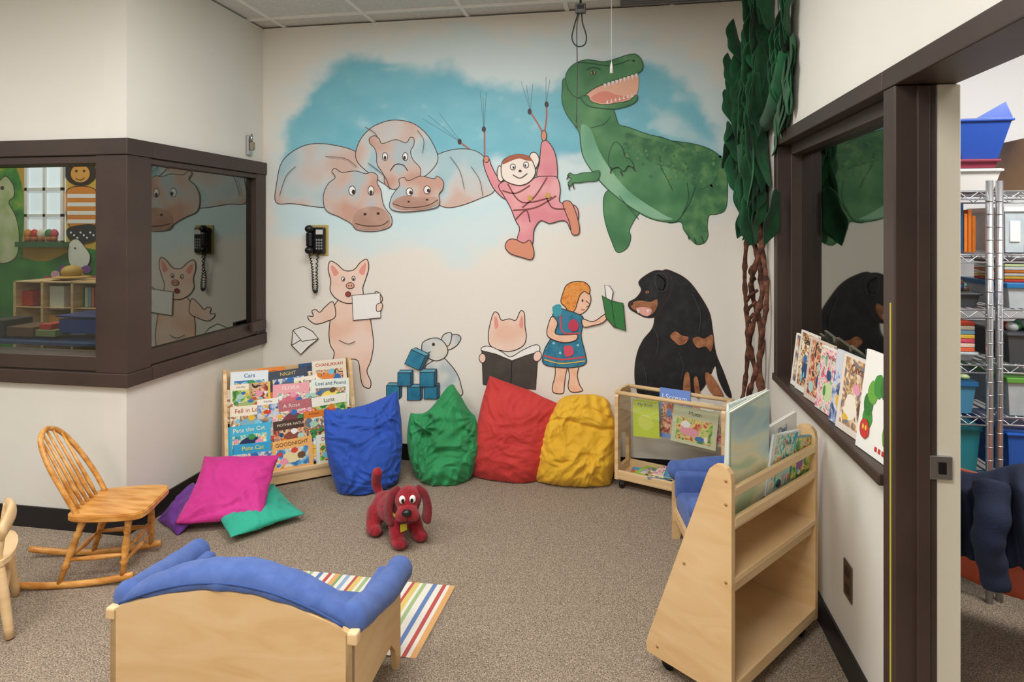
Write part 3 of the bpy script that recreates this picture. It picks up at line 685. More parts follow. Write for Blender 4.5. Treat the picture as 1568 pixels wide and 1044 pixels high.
# ------------------------------------------------------------ kid sofa / armchair
def roll(b,path,r,mat,n=20,sy=1):
    P=[Vector(p) for p in path]; d0=(P[0]-P[1]).normalized(); d1=(P[-1]-P[-2]).normalized()
    pts=[];R=[]
    for k in range(6):
        a=math.pi/2*k/5; pts.append(P[0]+d0*(r*(.7)*math.cos(a))); R.append(max(.002,r*math.sin(a)))
    mid=catmull([tuple(p) for p in P],False,10)
    for p in mid[1:-1]:
        pts.append(Vector([float(x) for x in p])); R.append(r*(1+.12*noise.noise(Vector([float(x)*16 for x in p]))))
    for k in range(6):
        a=math.pi/2*k/5; pts.append(P[-1]+d1*(r*.7*math.sin(a))); R.append(max(.002,r*math.cos(a)))
    b.tube(pts,R,mat,n,sy=sy)
def kid_seat(name,T,w,d=.40):
    b=B(name); b.T=T
    hw=w/2
    top=[(-hw+2*hw*i/20,.345+.085*math.sin(math.pi*i/20)**.9) for i in range(21)]
    bot=[(hw,0),(hw-.035,0),(hw-.045,.09),(hw-.075,.135),(hw-.13,.148)]+[(-hw+.13,.148),(-hw+.075,.135),(-hw+.045,.09),(-hw+.035,0),(-hw,0)]
    b.prism(top+bot,0,.018,BIRCHH,'xz')
    for sx in(-1,1):
        x0=sx*hw; x1=sx*(hw-.018)
        sp=[(.0,0),(.0,.345),(.05,.335),(.2,.30),(.33,.29),(.375,.285),(.40,.26),(.40,0),(.365,0),(.35,.07),(.31,.115),(.1,.115),(.06,.07),(.04,0)]
        b.prism([(p[0]*d/.4,p[1]) for p in sp],min(x0,x1),max(x0,x1),BIRCHH,'yz')
        b.box((x0,.012,.335),(.03,.03,.035),BIRCHX,None,.006)
        xr=sx*(hw-.018)
        roll(b,[(xr,.05,.362),(xr+sx*.010,.16,.340),(xr+sx*.018,.28,.322),(xr+sx*.018,d-.01,.315)],.044,BLUEC)
        b.box((sx*(hw-.048),.04+d/2,.262),(.055,d-.09,.13),BLUEC,None,.02,4,True)
    b.bb((-hw+.018,.03,.115),(hw-.018,d-.01,.135),BIRCHX)
    b.bb((-hw+.018,d-.03,.09),(hw-.018,d-.012,.15),BIRCHX,.003)
    b.box((0,d/2+.035,.19),(w-.05,d-.09,.10),BLUEC,None,.03,5,True)
    n=44
    def bc(s,t):
        x=-hw+.005+(w-.01)*s; sm=math.sin(math.pi*min(1,max(0,s)))
        sm=max(0,sm); zt=.345+.085*sm**.9
        hgt=zt+.058*sm**.3
        a=2*math.pi*t
        cy=.055; ry=.062*(.55+.45*sm**.4)
        zc=(hgt+.20)/2; rz=(hgt-.20)/2
        yy=cy+ry*math.copysign(abs(math.cos(a))**.6,math.cos(a)); zz=zc+rz*math.copysign(abs(math.sin(a))**.55,math.sin(a))
        f=.007*noise.noise(Vector((x*18,zz*14,3)))
        yy+=f; zz+=f*.6
        if zz<zt+.004: yy=max(yy,.019)
        return (x,yy,zz)
    b.grid(bc,n,40,BLUEC)
    seam=[]
    for i in range(41):
        s=.03+.94*i/40; sm=math.sin(math.pi*s); zt=.345+.085*sm**.9
        seam.append((-hw+.005+(w-.01)*s,.002,zt+.022*sm**.3))
    b.tube(seam,.0035,M('blue_welt',['#35508a'],rough=.9),6)
    b.T=Matrix(); return b.build()
kid_seat('child_sofa',FR(-1.083,1.592,0,1),.735,.40)
kid_seat('child_armchair',FR(.640,2.865,0,97),.41,.38)

# ------------------------------------------------------------ rocking chair
b=B('rocking_chair'); b.T=FR(-2.165,2.325,0,17)@Matrix.Scale(.90,4)
seat=[(.245,.13),(.25,0),(.245,-.13),(.19,-.165),(.05,-.165),(-.07,-.14),(-.09,-.07),(-.09,.07),(-.07,.14),(.05,.165),(.19,.165)]
q=[tuple(p) for p in catmull(seat,True,5)]
b.prism(q,.297,.319,OAK,'xy'); b.prism([(p[0]*.97+.002,p[1]*.97) for p in q],.292,.3235,OAK,'xy')
for sy in(-1,1):
    arc=[]
    for i in range(25):
        x=-.40+.60*i/24; arc.append((x,sy*(.145),.014+.30*(x+.08)**2*1.1))
    b.tube(arc,.013,OAK,10,sy=1.15)
    pr=[(0,.013),(.12,.016),(.22,.0125),(.26,.018),(.30,.0125),(.5,.017),(.7,.0125),(.74,.018),(.78,.0125),(1,.011)]
    b.turned((.17,sy*.115,.30),(.155,sy*.145,.03),pr,OAK); b.turned((-.02,sy*.115,.30),(-.11,sy*.145,.02),pr,OAK)
    b.turned((.163,sy*.135,.13),(-.075,sy*.135,.12),[(0,.007),(.5,.012),(1,.007)],OAK)
for x,z in ((.165,.15),(.162,.10),(-.07,.13)):
    b.turned((x,-.13,z),(x,.13,z),[(0,.006),(.3,.009),(.5,.013),(.7,.009),(1,.006)],OAK)
hoop=[(-.045,-.125,.315),(-.10,-.128,.42),(-.17,-.115,.54),(-.225,-.075,.635),(-.245,0,.67),(-.225,.075,.635),(-.17,.115,.54),(-.10,.128,.42),(-.045,.125,.315)]
b.tube(hoop,.0115,OAK,12,k=6)
for i,yy in enumerate((-.08,-.04,0,.04,.08)):
    zt=.668-abs(yy)*abs(yy)*5.4; xt=-.245+abs(yy)**2*4
    b.turned((-.06,yy*.95,.315),(xt+.004,yy*.9,zt-.005),[(0,.006),(.25,.010),(.4,.008),(1,.005)],OAK)
b.T=Matrix(); b.build()

b=B('wooden_chair'); b.T=FR(-2.345,1.875,0,45)
b.prism([tuple(p) for p in catmull([(-.14,-.14),(.14,-.14),(.14,.14),(-.14,.14)],True,6)],.255,.275,BIRCHX,'xy')
for sx in(-1,1):
    for sy in(-1,1):
        b.tube([(sx*.12,sy*.12,.262),(sx*.135,sy*.135,.2),(sx*.16,sy*.16,.004)],[.017,.018,.014],BIRCHX,12,k=4)
for sy in(-1,1): b.tube([(.12,sy*.12,.26),(.13,sy*.12,.34),(.135,sy*.11,.39)],[.015,.014,.012],BIRCHX,12,k=4)
b.tube([(.135,-.14,.37),(.155,0,.39),(.135,.14,.37)],[.014,.016,.014],BIRCHX,12,k=5,sy=2.2)
b.cyl((.14,-.14,.12),(.14,.14,.12),.008,.008,BIRCHX); b.cyl((-.14,-.14,.12),(-.14,.14,.12),.008,.008,BIRCHX)
b.T=Matrix(); b.build()

# ------------------------------------------------------------ striped rug
b=B('striped_rug'); rx0,rx1,ry0,ry1=-1.43,-.665,2.015,2.45
cols=['#d9a468','#e3ded2','#b9524d','#e3ded2','#647fb0','#e3ded2','#9fb583','#e3ded2','#d9c070','#b9524d','#e3ded2','#8fabc6','#e3ded2','#7c9f70']
wd=[.022,.014,.016,.022,.018,.026,.016,.012,.022,.012,.020,.018,.016,.012]
x=rx1;i=0
while x>rx0+.001:
    w=min(wd[i%14],x-rx0)
    hm=M('rug_'+cols[i%14].strip('#'),cols[i%14],rough=.9,bump=.5,bscale=500)
    b.grid(lambda s,t,x=x,w=w:(x-w*s+.02*(t-.5)*1.0,ry0+(ry1-ry0)*t,.006+.0025*math.sin(t*7)*math.sin((x-w*s)*9)),1,16,hm,smooth=True)
    x-=w;i+=1
b.grid(lambda s,t:(rx0+(rx1-rx0)*s+.02*(t-.5),ry0+(ry1-ry0)*t,.001),1,1,WHITE)
b.build()

# ------------------------------------------------------------ red plush dog
def organic(parts,voxel=.006,smooth=6):
    t=B('tmp')
    for c,r,R in parts: t.ell(c,r,WHITE,R=R,n=22)
    me=bpy.data.meshes.new('tmp'); me.from_pydata(t.v,[],t.f)
    ob=bpy.data.objects.new('tmp',me); scene.collection.objects.link(ob)
    md=ob.modifiers.new('r','REMESH'); md.mode='VOXEL'; md.voxel_size=voxel
    ms=ob.modifiers.new('s','SMOOTH'); ms.iterations=smooth; ms.factor=.5
    dg=bpy.context.evaluated_depsgraph_get(); m2=bpy.data.meshes.new_from_object(ob.evaluated_get(dg))
    vs=[v.co[:] for v in m2.vertices]; fs=[list(p.vertices) for p in m2.polygons]
    bpy.data.objects.remove(ob); bpy.data.meshes.remove(m2)
    return vs,fs
def capsule(a,b2,r1,r2,n=7):
    a=Vector(a);b2=Vector(b2); return [(tuple(a.lerp(b2,i/(n-1))),((r1+(r2-r1)*i/(n-1)),)*3,None) for i in range(n)]
RED=M('red_plush_fur',['#800c1a','#951121','#a51929'],scale=60,rough=.95,bump=.9,bscale=330,sheen=.2)
b=B('red_plush_dog'); b.T=FR(-1.022,2.805,0,50)@Matrix.Scale(.97,4)   # local -y is forward
P=[]
P+=[((0,.055,.118),(.074,.105,.068),None),((0,.125,.108),(.074,.072,.072),None),((0,-.02,.115),(.066,.06,.068),None)]
for sx in(-1,1):
    P+=capsule((sx*.046,-.045,.11),(sx*.054,-.078,.036),.036,.035)
    P+=[((sx*.056,-.098,.028),(.036,.046,.028),None)]
    P+=capsule((sx*.05,.13,.09),(sx*.075,.12,.04),.048,.036)
    P+=[((sx*.085,.09,.028),(.036,.050,.028),None)]
HD=Vector((.004,-.078,.198)); Rh=RZ(-34)
def hp(x,y,z): return tuple(HD+Rh.to_3x3()@Vector((x,y,z)))
P+=capsule((0,-.02,.14),hp(0,.02,-.02),.062,.056)
P+=[(hp(0,0,.012),(.066,.062,.060),None),(hp(0,-.058,-.026),(.050,.048,.038),Rh),(hp(-.026,-.064,-.040),(.032,.034,.028),None),(hp(.026,-.064,-.040),(.032,.034,.028),None)]
tp=catmull([(0,.165,.13),(-.008,.195,.17),(-.02,.195,.215),(-.028,.165,.268)],False,6)
for i,p in enumerate(tp): P.append((tuple(map(float,p)),(.021+.006*i/len(tp),)*3,None))
vs,fs=organic(P,.0055,8); b.add(vs,fs,RED,True)
REDE=M('red_plush_ear',['#6c0a15','#820d1b'],scale=60,rough=.95,bump=.9,bscale=330,sheen=.2)
for sx in(-1,1):
    EP=[]
    e=catmull([hp(sx*.050,.005,.052),hp(sx*.078,-.005,.030),hp(sx*.092,-.016,-.025),hp(sx*.086,-.022,-.078)],False,5)
    for i,p in enumerate(e):
        k=i/len(e); EP.append((tuple(map(float,p)),(.016,.022+.016*k,.022),None))
    vs,fs=organic(EP,.005,5); b.add(vs,fs,REDE,True)
    b.ell(hp(sx*.024,-.056,.032),(.0150,.009,.0190),flat('#f4f2ee',.3),R=Rh); b.ell(hp(sx*.021,-.0645,.029),(.007,.003,.010),flat('#0b0b0d',.2),R=Rh)
b.ell(hp(0,-.110,-.008),(.023,.016,.017),flat('#101012',.35),R=Rh)
b.tube([hp(-.032,-.092,-.056),hp(0,-.098,-.062),hp(.032,-.092,-.056)],.002,flat('#2a0508'),8,k=5)
b.tube([hp(.0,-.102,-.024),hp(0,-.100,-.056)],.0015,flat('#2a0508'),8)
col=[(.060*math.cos(a),-.05+.052*math.sin(a),.142-.014*math.sin(a+3.1)) for a in [2*math.pi*i/20 for i in range(20)]]
b.tube(col,.007,flat('#b5b327'),8,closed=True)
b.box((-.035,-.104,.095),(.034,.004,.036),flat('#cfc62a'),None,.002)
b.T=Matrix(); b.build()

# ------------------------------------------------------------ acrylic book bin (by yellow cushion)
b=B('book_browser_cart'); b.T=FR(-.03,3.53,0,-23)
def caster(b,x,y,r=.022):
    b.cyl((x-.009,y,r),(x+.009,y,r),r,r,BLACK,16); b.cyl((x,y,r+.012),(x,y,r*2+.012),.008,.008,STEEL); b.bb((x-.013,y-.012,r),(x+.013,y+.012,r*2+.008),GREYP,.003)
wd_,dp=.60,.185
for x in(.03,wd_-.03):
    for y in(.03,dp-.03): caster(b,x,y)
b.bb((0,0,.055),(wd_,dp,.075),BIRCHX,.003)
b.bb((0,-.002,.06),(wd_,.014,.105),BIRCHX,.003); b.bb((0,dp-.012,.06),(wd_,dp,.115),BIRCHX,.003)
for x in(0,wd_-.02):
    b.prism([(-.004,.055),(-.004,.51),(.02,.54),(.05,.548),(.05,.30),(.034,.285),(.034,.12),(dp-.034,.12),(dp-.034,.285),(.05,.30),(.05,.548),(dp-.03,.545),(dp,.51),(dp,.055)],x,x+.02,BIRCH,'yz')
b.cyl((0,.015,.53),(wd_,.015,.53),.012,.012,BIRCHX); b.cyl((0,dp-.01,.535),(wd_,dp-.01,.535),.011,.011,BIRCHX)
b.bb((.02,.008,.30),(wd_-.02,.011,.525),ACRYL); b.bb((.02,.01,.297),(wd_-.02,dp-.01,.301),ACRYL)
book(b,TR((.17,.035,.305))@RX(-7)@RY(-4),.15,.20,.006,'#c3d63a',None,'#2f5f2a',[('#d4e060',0,.4,.3,.2)],41,pic=False)
book(b,TR((.30,.075,.31))@RX(-12),.17,.26,.008,'#6c8fd6','I Scream','#f2f4ff',None,42)
book(b,TR((.42,.045,.305))@RX(-9)@RY(3),.24,.19,.008,'#cdd3b0',None,'#4a5f3a',None,44,pic=1)
book(b,TR((.40,.11,.305))@RX(-6),.22,.21,.008,'#e8e4d2',None,'#b8442e',None,44)
book(b,TR((.50,.085,.305))@RX(-4)@RY(-6),.2,.18,.01,'#efe9d8',None,'#2f7f6f',None,45)
for i,(c,a) in enumerate([('#3f9fd0',8),('#9cc43a',-14),('#2f8fc0',20),('#f2e9c0',-5),('#2aa0c8',12)]):
    book(b,TR((.16+.05*i,.10,.081+.011*i))@RZ(a)@RX(-90)@TR((0,0,-.08)),.2,.14,.009,c,None,'#f4f4ee',None,50+i)
b.bb((.37,.04,.08),(.57,.15,.20),M('cardboard',['#9c7246','#ad8252'],scale=8),.003)
b.T=Matrix(); b.build()

# ------------------------------------------------------------ large two-sided book shelf on casters (right)
b=B('book_display_shelf'); b.T=FR(.322,1.924,0,51.5)
Wd=.60; prof=[(0,.055),(0,.70),(.004,.722),(.016,.736),(.035,.742),(.055,.738),(.072,.722),(.082,.70),(.30,.10),(.305,.08),(.30,.055)]
for x in(0,Wd-.02): b.prism(prof,x,x+.02,BIRCHH,'yz')
for z in(.665,.575): b.bb((.02,-.001,z-.014),(Wd-.02,.014,z+.014),BIRCHX,.003)
b.bb((.02,.012,.545),(Wd-.02,.085,.557),BIRCHX)
b.bb((.02,.0,.395),(Wd-.02,.18,.413),BIRCHX,.002)
b.bb((.02,.0,.08),(Wd-.02,.29,.098),BIRCHX,.002); b.bb((.02,0,.058),(Wd-.02,.018,.082),BIRCHX,.002)
b.prism([(.060,.715),(.072,.715),(.284,.098),(.270,.098)],.02,Wd-.02,BIRCHH,'yz')
b.bb((.02,.012,.36),(Wd-.02,.02,.398),BIRCHX)
for x in(.05,Wd-.06):
    for y in(.04,.25): caster(b,x,y,.022)
for z in(.70,.63,.40,.09): b.cyl((-.0012,.018,z),(.002,.018,z),.005,.005,flat('#a87f4e'),10)
for z,y in((.40,.16),(.09,.26)): b.cyl((-.0012,y,z),(.002,y,z),.005,.005,flat('#a87f4e'),10)
BK1=M('seascape_cover',['#9fc4cf','#c9ddd2','#e8e2bc','#b9cfa8'],scale=4,dist=.6,detail=2,rough=.35,stretch=(.6,.6,2.2))
TB=TR((.175,.043,.562))@RX(4)@RY(-6)
book(b,TB,.25,.355,.012,'#d6e2d6',None,None,[],61,pic=False)
flatpoly(b,TB,[(-.119,.006),(.119,.006),(.119,.348),(-.119,.348)],BK1,-.0075)
book(b,TR((.19,.064,.562))@RX(2),.24,.345,.010,'#e7ecea',None,'#c8d6cf',None,62)
book(b,TR((.37,.035,.562))@RX(5)@RY(7),.2,.20,.010,'#dfe6e4',None,'#3f8f9f',None,70)
book(b,TR((.43,.055,.562))@RX(2)@RY(-4),.22,.23,.010,'#f0f0ea',None,'#5f6f9f',None,64)
book(b,TR((.50,.03,.562))@RX(5)@RY(10),.15,.16,.008,'#6fb0c0',None,'#f4f4ee',None,65)
b.T=Matrix(); b.build()

# ------------------------------------------------------------ books on the right window ledge
b=B('picture_books')
SP=[(2.80,.15,.22,'#f0eee6','#c03a30',4),(2.72,.17,.245,'#ece8de','#222222',7),(2.56,.21,.24,'#d8c6b8','#3a2a2a',2),
    (2.42,.20,.235,'#efe9e0','#8a3434',5),(2.26,.20,.25,'#cfd6dc','#3c4a7a',3),(2.18,.22,.25,'#e8dcd0','#7a3b34',4)]
for i,(y,w,h,c,tc,pc) in enumerate(SP):
    book(b,TR((XR+.010,y,.7765))@RZ(-84)@RX(-7),w,h,.010,c,None,tc,None,70+i,pic=pc)
TC=TR((XR+.008,1.985,.7765))@RZ(-84)@RX(-7)
book(b,TC,.225,.30,.010,'#f2f1ea',None,None,[],77,pic=False)
cat=[(-.060,.10),(-.062,.14),(-.045,.18),(-.015,.205),(.02,.21),(.050,.19),(.068,.155),(.070,.115),(.060,.08)]
for i,(x,z) in enumerate(cat):
    flatpoly(b,TC,ellp(x,z,.028,.036,14,.08,i),flat(['#3f8f3a','#2f7a33','#69a83f'][i%3],.4),-.0062-.0002*i)
flatpoly(b,TC,ellp(-.065,.065,.028,.030,14,.06,3),flat('#c8342c',.4),-.0085); flatpoly(b,TC,ellp(-.073,.07,.006,.008,10),flat('#e9c04a',.4),-.0088); flatpoly(b,TC,ellp(-.057,.07,.006,.008,10),flat('#e9c04a',.4),-.0088)
for i in range(5): flatpoly(b,TC,[(.0+.02*i,.02),(.012+.02*i,.02),(.012+.02*i,.034),(.0+.02*i,.034)],flat('#c8342c',.4),-.0064)
b.build()

# ------------------------------------------------------------ felt tree in the corner
TRK=M('twisted_paper_bark',['#3a1f15','#5a3424','#7a4c37'],scale=30,rough=.85,bump=.8,bscale=160)
FELT=M('green_felt',['#0f3f22','#14502d','#1b6138'],scale=7,rough=.95,bump=.4,bscale=300,sheen=.15)
b=B('felt_tree')
def rope(x,y,x2,y2,ph,amp,r,z0=.01,z1=1.55,k=3):
    pts=[]
    for i in range(60):
        t=i/59; a=ph+t*math.pi*2*k
        pts.append((min(XR-.02,x+(x2-x)*t+amp*math.cos(a)*.5),min(YB-.02,y+(y2-y)*t+amp*math.sin(a)),z0+(z1-z0)*t))
    R=[r*(1+.25*math.sin(i*1.3+ph*3)+.15*math.sin(i*2.7)) for i in range(60)]
    b.tube(pts,R,TRK,9)
rope(.675,3.42,.69,3.34,0,.055,.0125,k=2.6); rope(.675,3.42,.69,3.32,3.14,.055,.0115,k=2.6)
rope(.665,3.71,.68,3.50,1,.03,.0105,k=1.6); rope(.69,3.20,.69,3.26,2,.035,.0105,k=2.2)
for i in range(5):
    a=i*.9; b.tube([(.67-.02*math.sin(a),3.42+.03*math.cos(a),.95+.06*i),(.655,3.38,.98+.06*i),(.67+.02*math.sin(a),3.36,1.01+.06*i)],.007,TRK,7,k=3)
def leaf(base,direc,L,wid,side,fold,seed,curl=0):
    base=Vector(base); d=Vector(direc).normalized()
    s0=Vector(side); s0=(s0-d*s0.dot(d)).normalized(); nrm=d.cross(s0)
    def fn(s,t):
        lob=1+.16*math.sin(t*11+seed)
        w=wid*(max(0.0,math.sin(math.pi*min(1,t*.90+.10)))**.75)*lob
        x=(s-.5)*2
        p=base+d*L*t+s0*(x*w+curl*t*t)+nrm*(fold*abs(x)*w*1.1+.015*math.sin(t*5+seed)*t)
        p.x=min(XR-.006-.01*((seed*37)%7)/7,p.x); p.y=min(YB-.008,p.y); p.z=min(H-.01,p.z)
        return tuple(p)
    b.grid(fn,6,20,FELT)
axis=[(.69,3.40,1.44),(.685,3.37,1.64),(.675,3.36,1.88),(.675,3.34,2.10),(.68,3.28,2.30),(.69,3.22,2.50)]
b.tube(axis,[.04,.075,.085,.075,.055,.02],FELT,12,k=4)
sd=0
for ai,ax in enumerate(axis):
    nleaf=[12,20,22,20,14,7][ai]; sp=[.12,.20,.22,.20,.13,.07][ai]
    for j in range(nleaf):
        sd+=1; rr=random.Random(sd)
        hang=-1 if rr.random()<.5 else 1
        if ai==0: hang=1
        L=rr.uniform(.24,.38)
        if ai==1 and hang<0: L=.22
        leaf((ax[0]-rr.uniform(0,.045),ax[1]+rr.uniform(-sp,sp),ax[2]+rr.uniform(-.08,.12)),(rr.uniform(-.12,.03),rr.uniform(-.4,.4),hang),L,rr.uniform(.045,.070),(rr.uniform(.3,1),rr.uniform(.4,1),0),rr.uniform(.15,.5),sd,rr.uniform(-.05,.05))
for (y,z,dy,dz,x) in [(3.60,1.80,.5,.75,.64),(3.62,1.98,.5,.8,.63),(3.58,2.16,.45,.85,.63),(3.55,2.32,.4,.9,.64),(3.60,1.62,.4,.7,.65),(3.10,1.62,-.3,-.8,.70),(3.15,2.36,-.15,.95,.70),(3.25,2.45,0,1,.68),(3.62,2.0,.5,-.5,.63)]:
    sd+=1; leaf((x,y-.10,z),( -.22,dy*.5,dz),.26,.06,(.8,.7,0),.3,sd,.02)
for j in range(30):
    sd+=1; rr=random.Random(sd); t=j/29
    leaf((.70,3.00-.22*t+rr.uniform(-.06,.06),1.98+.30*t),(rr.uniform(-.06,.0),rr.uniform(-.3,.15),rr.choice([-1,1,1])),rr.uniform(.18,.26),rr.uniform(.045,.062),(.4,1,0),rr.uniform(.2,.5),sd,rr.uniform(-.03,.03))
b.tube([(.695,3.30,1.95),(.70,3.12,1.97),(.70,2.95,2.05),(.70,2.85,2.2)],[.03,.04,.045,.03],FELT,10,k=4)
b.build(solid=.003)

# ------------------------------------------------------------ wall phone
b=B('wall_telephone'); b.T=TR((-1.905,YB-.0008,1.365))
b.bb((-.062,-.008,-.095),(.070,-.001,.10),flat('#b9a35f'),.003)
b.bb((-.05,-.04,-.085),(.058,-.008,.085),BLACK,.01)
b.bb((-.05,-.075,-.04),(-.012,-.04,.055),M('handset_black',['#141416'],rough=.3),.012)
b.ell((-.031,-.062,.075),(.028,.026,.024),BLACK); b.ell((-.031,-.062,-.06),(.028,.026,.024),BLACK)
for r in range(4):
    for c in range(3): b.bb((.004+.016*c,-.044,-.055+.018*r),(.015+.016*c,-.040,-.043+.018*r),flat('#8a8a8c'),.001)
b.bb((.004,-.043,.04),(.05,-.0402,.07),flat('#c9c9c4'))
cord=[]
P0=[Vector(p) for p in [(-.035,-.05,-.085),(-.02,-.045,-.16),(-.022,-.03,-.24),(-.018,-.03,-.31),(-.002,-.03,-.33),(.006,-.03,-.29),(.0,-.025,-.20),(.005,-.02,-.085)]]
cc=catmull([tuple(p) for p in P0],False,26)
for i,p in enumerate(cc):
    a=i*1.15; cord.append((p[0]+.006*math.cos(a),p[1]+.006*math.sin(a),p[2]+.002*math.sin(a)))
b.tube(cord,.0034,BLACK,6); b.T=Matrix(); b.build()

b=B('hanging_cable')
cx,cy=-.205,3.30
b.cyl((cx,cy,2.60),(cx,cy,H-.001),.006,.006,BLACK,8)
b.box((cx,cy,2.595),(.055,.03,.05),GREYP,None,.004); b.box((cx,cy-.016,2.60),(.035,.004,.02),BLACK,None,.001)
b.tube([(cx-.012,cy,2.575),(cx-.035,cy,2.50),(cx-.045,cy,2.44),(cx-.02,cy,2.40),(cx+.02,cy,2.405),(cx+.03,cy,2.45),(cx+.01,cy,2.52),(cx+.005,cy,2.575)],.0035,BLACK,8,k=6)
b.tube([(cx-.005,cy,2.575),(cx-.02,cy,2.50),(cx-.018,cy,2.3),(cx-.022,cy,1.99)],.0028,flat('#4a4a4c'),8,k=5)
b.cyl((cx-.022,cy,1.97),(cx-.022,cy,2.0),.006,.004,GREYP,8); b.build()
b=B('pull_cord'); b.cyl((-.045,3.3,2.30),(-.045,3.3,H-.001),.002,.002,WHITE,6); b.tube([(-.045,3.3,2.25),(-.045,3.3,2.29),(-.045,3.3,2.31)],[.009,.007,.002],WHITE,10); b.build()
b=B('ceiling_vent'); b.bb((.0,3.40,H-.012),(.56,3.70,H+.001),GREYP,.003)
for i in range(8): b.bb((.02,3.42+.034*i,H-.018),(.54,3.428+.034*i,H-.011),flat('#8a8a86'))
b.build()
b=B('door_closer_bracket'); b.bb((XL+.001,3.55,1.90),(XL+.02,3.60,2.02),STEEL,.003); b.bb((XL+.02,3.56,1.93),(XL+.045,3.585,1.98),flat('#8d8674'),.004); b.cyl((XL+.03,3.57,1.98),(XL+.03,3.57,2.03),.008,.006,STEEL); b.build()
b=B('wall_outlet'); b.bb((XR-.006,2.14,.255),(XR-.0008,2.21,.37),M('outlet_brown',['#4a3a30'],rough=.4),.002)
for z in(.285,.34): b.bb((XR-.009,2.16,z-.013),(XR-.005,2.19,z+.013),flat('#2b201a'),.003)
b.build()

# ------------------------------------------------------------ storage room seen through doorway
def wire_unit(b,x0,x1,y0,y1,levels):
    for x in(x0,x1):
        for y in(y0,y1):
            b.cyl((x,y,.0),(x,y,1.63),.0125,.0125,CHROME,12)
            for k in range(30): b.cyl((x,y,.1+.05*k),(x,y,.104+.05*k),.0137,.0137,CHROME,12)
    for z in levels:
        for y in(y0,y1):
            b.cyl((x0,y,z),(x1,y,z),.004,.004,CHROME,6); b.cyl((x0,y,z-.03),(x1,y,z-.03),.004,.004,CHROME,6)
            n=int((x1-x0)/.035)
            b.tube([(x0+(x1-x0)*i/n,y,z-(.03 if i%2 else 0)) for i in range(n+1)],.0025,CHROME,5)
        n=int((x1-x0)/.03)
        for i in range(n+1): b.cyl((x0+(x1-x0)*i/n,y0,z+.002),(x0+(x1-x0)*i/n,y1,z+.002),.002,.002,CHROME,5)
        for x in(x0,x1): b.cyl((x,y0,z),(x,y1,z),.004,.004,CHROME,6)
LV=[.20,.47,.714,.916,1.13,1.344,1.589]
b=B('wire_shelving_unit'); wire_unit(b,.93,1.405,2.70,3.10,LV); b.build()
b=B('wire_shelving_unit'); wire_unit(b,1.45,2.10,2.72,3.12,LV); b.build()
def bin_(b,x0,x1,y0,y1,z,h,mat,lid=None,lab=None,taper=.012):
    vs=[]
    for zz,k in((z,taper),(z+h,0)):
        vs+=[(x0+k,y0+k,zz),(x1-k,y0+k,zz),(x1-k,y1-k,zz),(x0+k,y1-k,zz)]
    b.add(vs,[[3,2,1,0],[0,1,5,4],[1,2,6,5],[2,3,7,6],[3,0,4,7]],mat)
    b.bb((x0-.006,y0-.006,z+h-.012),(x1+.006,y1+.006,z+h+(.008 if lid else -.002)),lid or mat,.003)
    if lab: b.bb((x0+(x1-x0)*.25,y0-.002,z+h*.25),(x0+(x1-x0)*.75,y0+taper+.001,z+h*.72),WHITE)
b=B('storage_bins')
rnd_=random.Random(5)
TRB=M('translucent_blue_bin',['#4f9bc4'],rough=.25); CL=M('cloudy_plastic_bin',['#b7c3ca','#c9d2d6'],scale=20,rough=.25)
CHAR=M('charcoal_bin',['#4a4d52'],rough=.4)
for (x0,x1,zi,cmat,lid,h,lab) in [(1.09,1.385,.47,M('teal_bin',['#1f8f9f'],rough=.3),M('teal_lid',['#127d8f'],rough=.3),.19,1),(1.08,1.37,.714,TRB,M('lidblue',['#2d75b0'],rough=.3),.12,1),
    (1.12,1.385,.20,TRB,M('lidblue',['#2d75b0']),.18,1),
    (1.25,1.385,1.13,CHAR,None,.06,0),(1.10,1.23,1.13,TRB,None,.07,0),(1.48,1.80,.47,M('bluebin2',['#2a62c0'],rough=.3),None,.18,0),(1.48,1.80,.714,CL,M('lidgreen',['#6aa84a'],rough=.3),.14,1),
    (1.10,1.37,.922,CL,None,.035,0),(1.48,1.80,.916,CHAR,None,.12,0),(1.48,1.8,1.13,CL,M('lidblue',['#2d75b0'],rough=.3),.09,0),(1.48,1.80,.20,TRB,None,.18,1)]:
    bin_(b,x0,x1,2.72,3.06,zi+.006,h,cmat,lid,lab)
for i in range(7): b.bb((1.11,2.73,.962+.017*i),(1.37,2.95,.977+.017*i),flat(['#e8663a','#f2d6c4','#d94f6a','#e9c04a','#7fb0d0','#e8e0d0','#c8442e'][i]),.002)
for i in range(7): b.bb((1.49,2.76,1.235+.012*i),(1.74,2.98,1.245+.012*i),flat(PAL[i*2%14]),.002)
for i in range(20):
    x=1.09+.0145*i; h=rnd_.uniform(.13,.20); b.bb((x,2.74,1.352),(x+.012,2.98,1.352+h),flat(rnd_.choice(PAL+['#dddddd','#333333'])),.001)
for i in range(4): bin_(b,1.48+.08*i,1.55+.08*i,2.74,3.0,1.352,.17,CL,flat('#e6e6e6'),1,.003)
for i in range(40):
    b.ell((rnd_.uniform(1.11,1.37),rnd_.uniform(2.74,2.86),1.205+rnd_.uniform(-.01,.03)),(.022,.022,.018),flat(rnd_.choice(PAL)),n=10)
for i in range(22): b.ell((rnd_.uniform(1.5,1.78),rnd_.uniform(2.75,2.86),1.05+rnd_.uniform(-.01,.015)),(.024,.022,.02),flat(rnd_.choice(PAL)),n=10)
for i in range(20): b.ell((rnd_.uniform(1.1,1.36),rnd_.uniform(2.74,2.84),.862+rnd_.uniform(-.005,.012)),(.022,.02,.012),flat(rnd_.choice(PAL)),n=10)
b.bb((1.02,2.75,1.595),(1.235,3.0,1.70),M('kraft_card',['#b08d68','#bd9a74'],scale=6),.003)
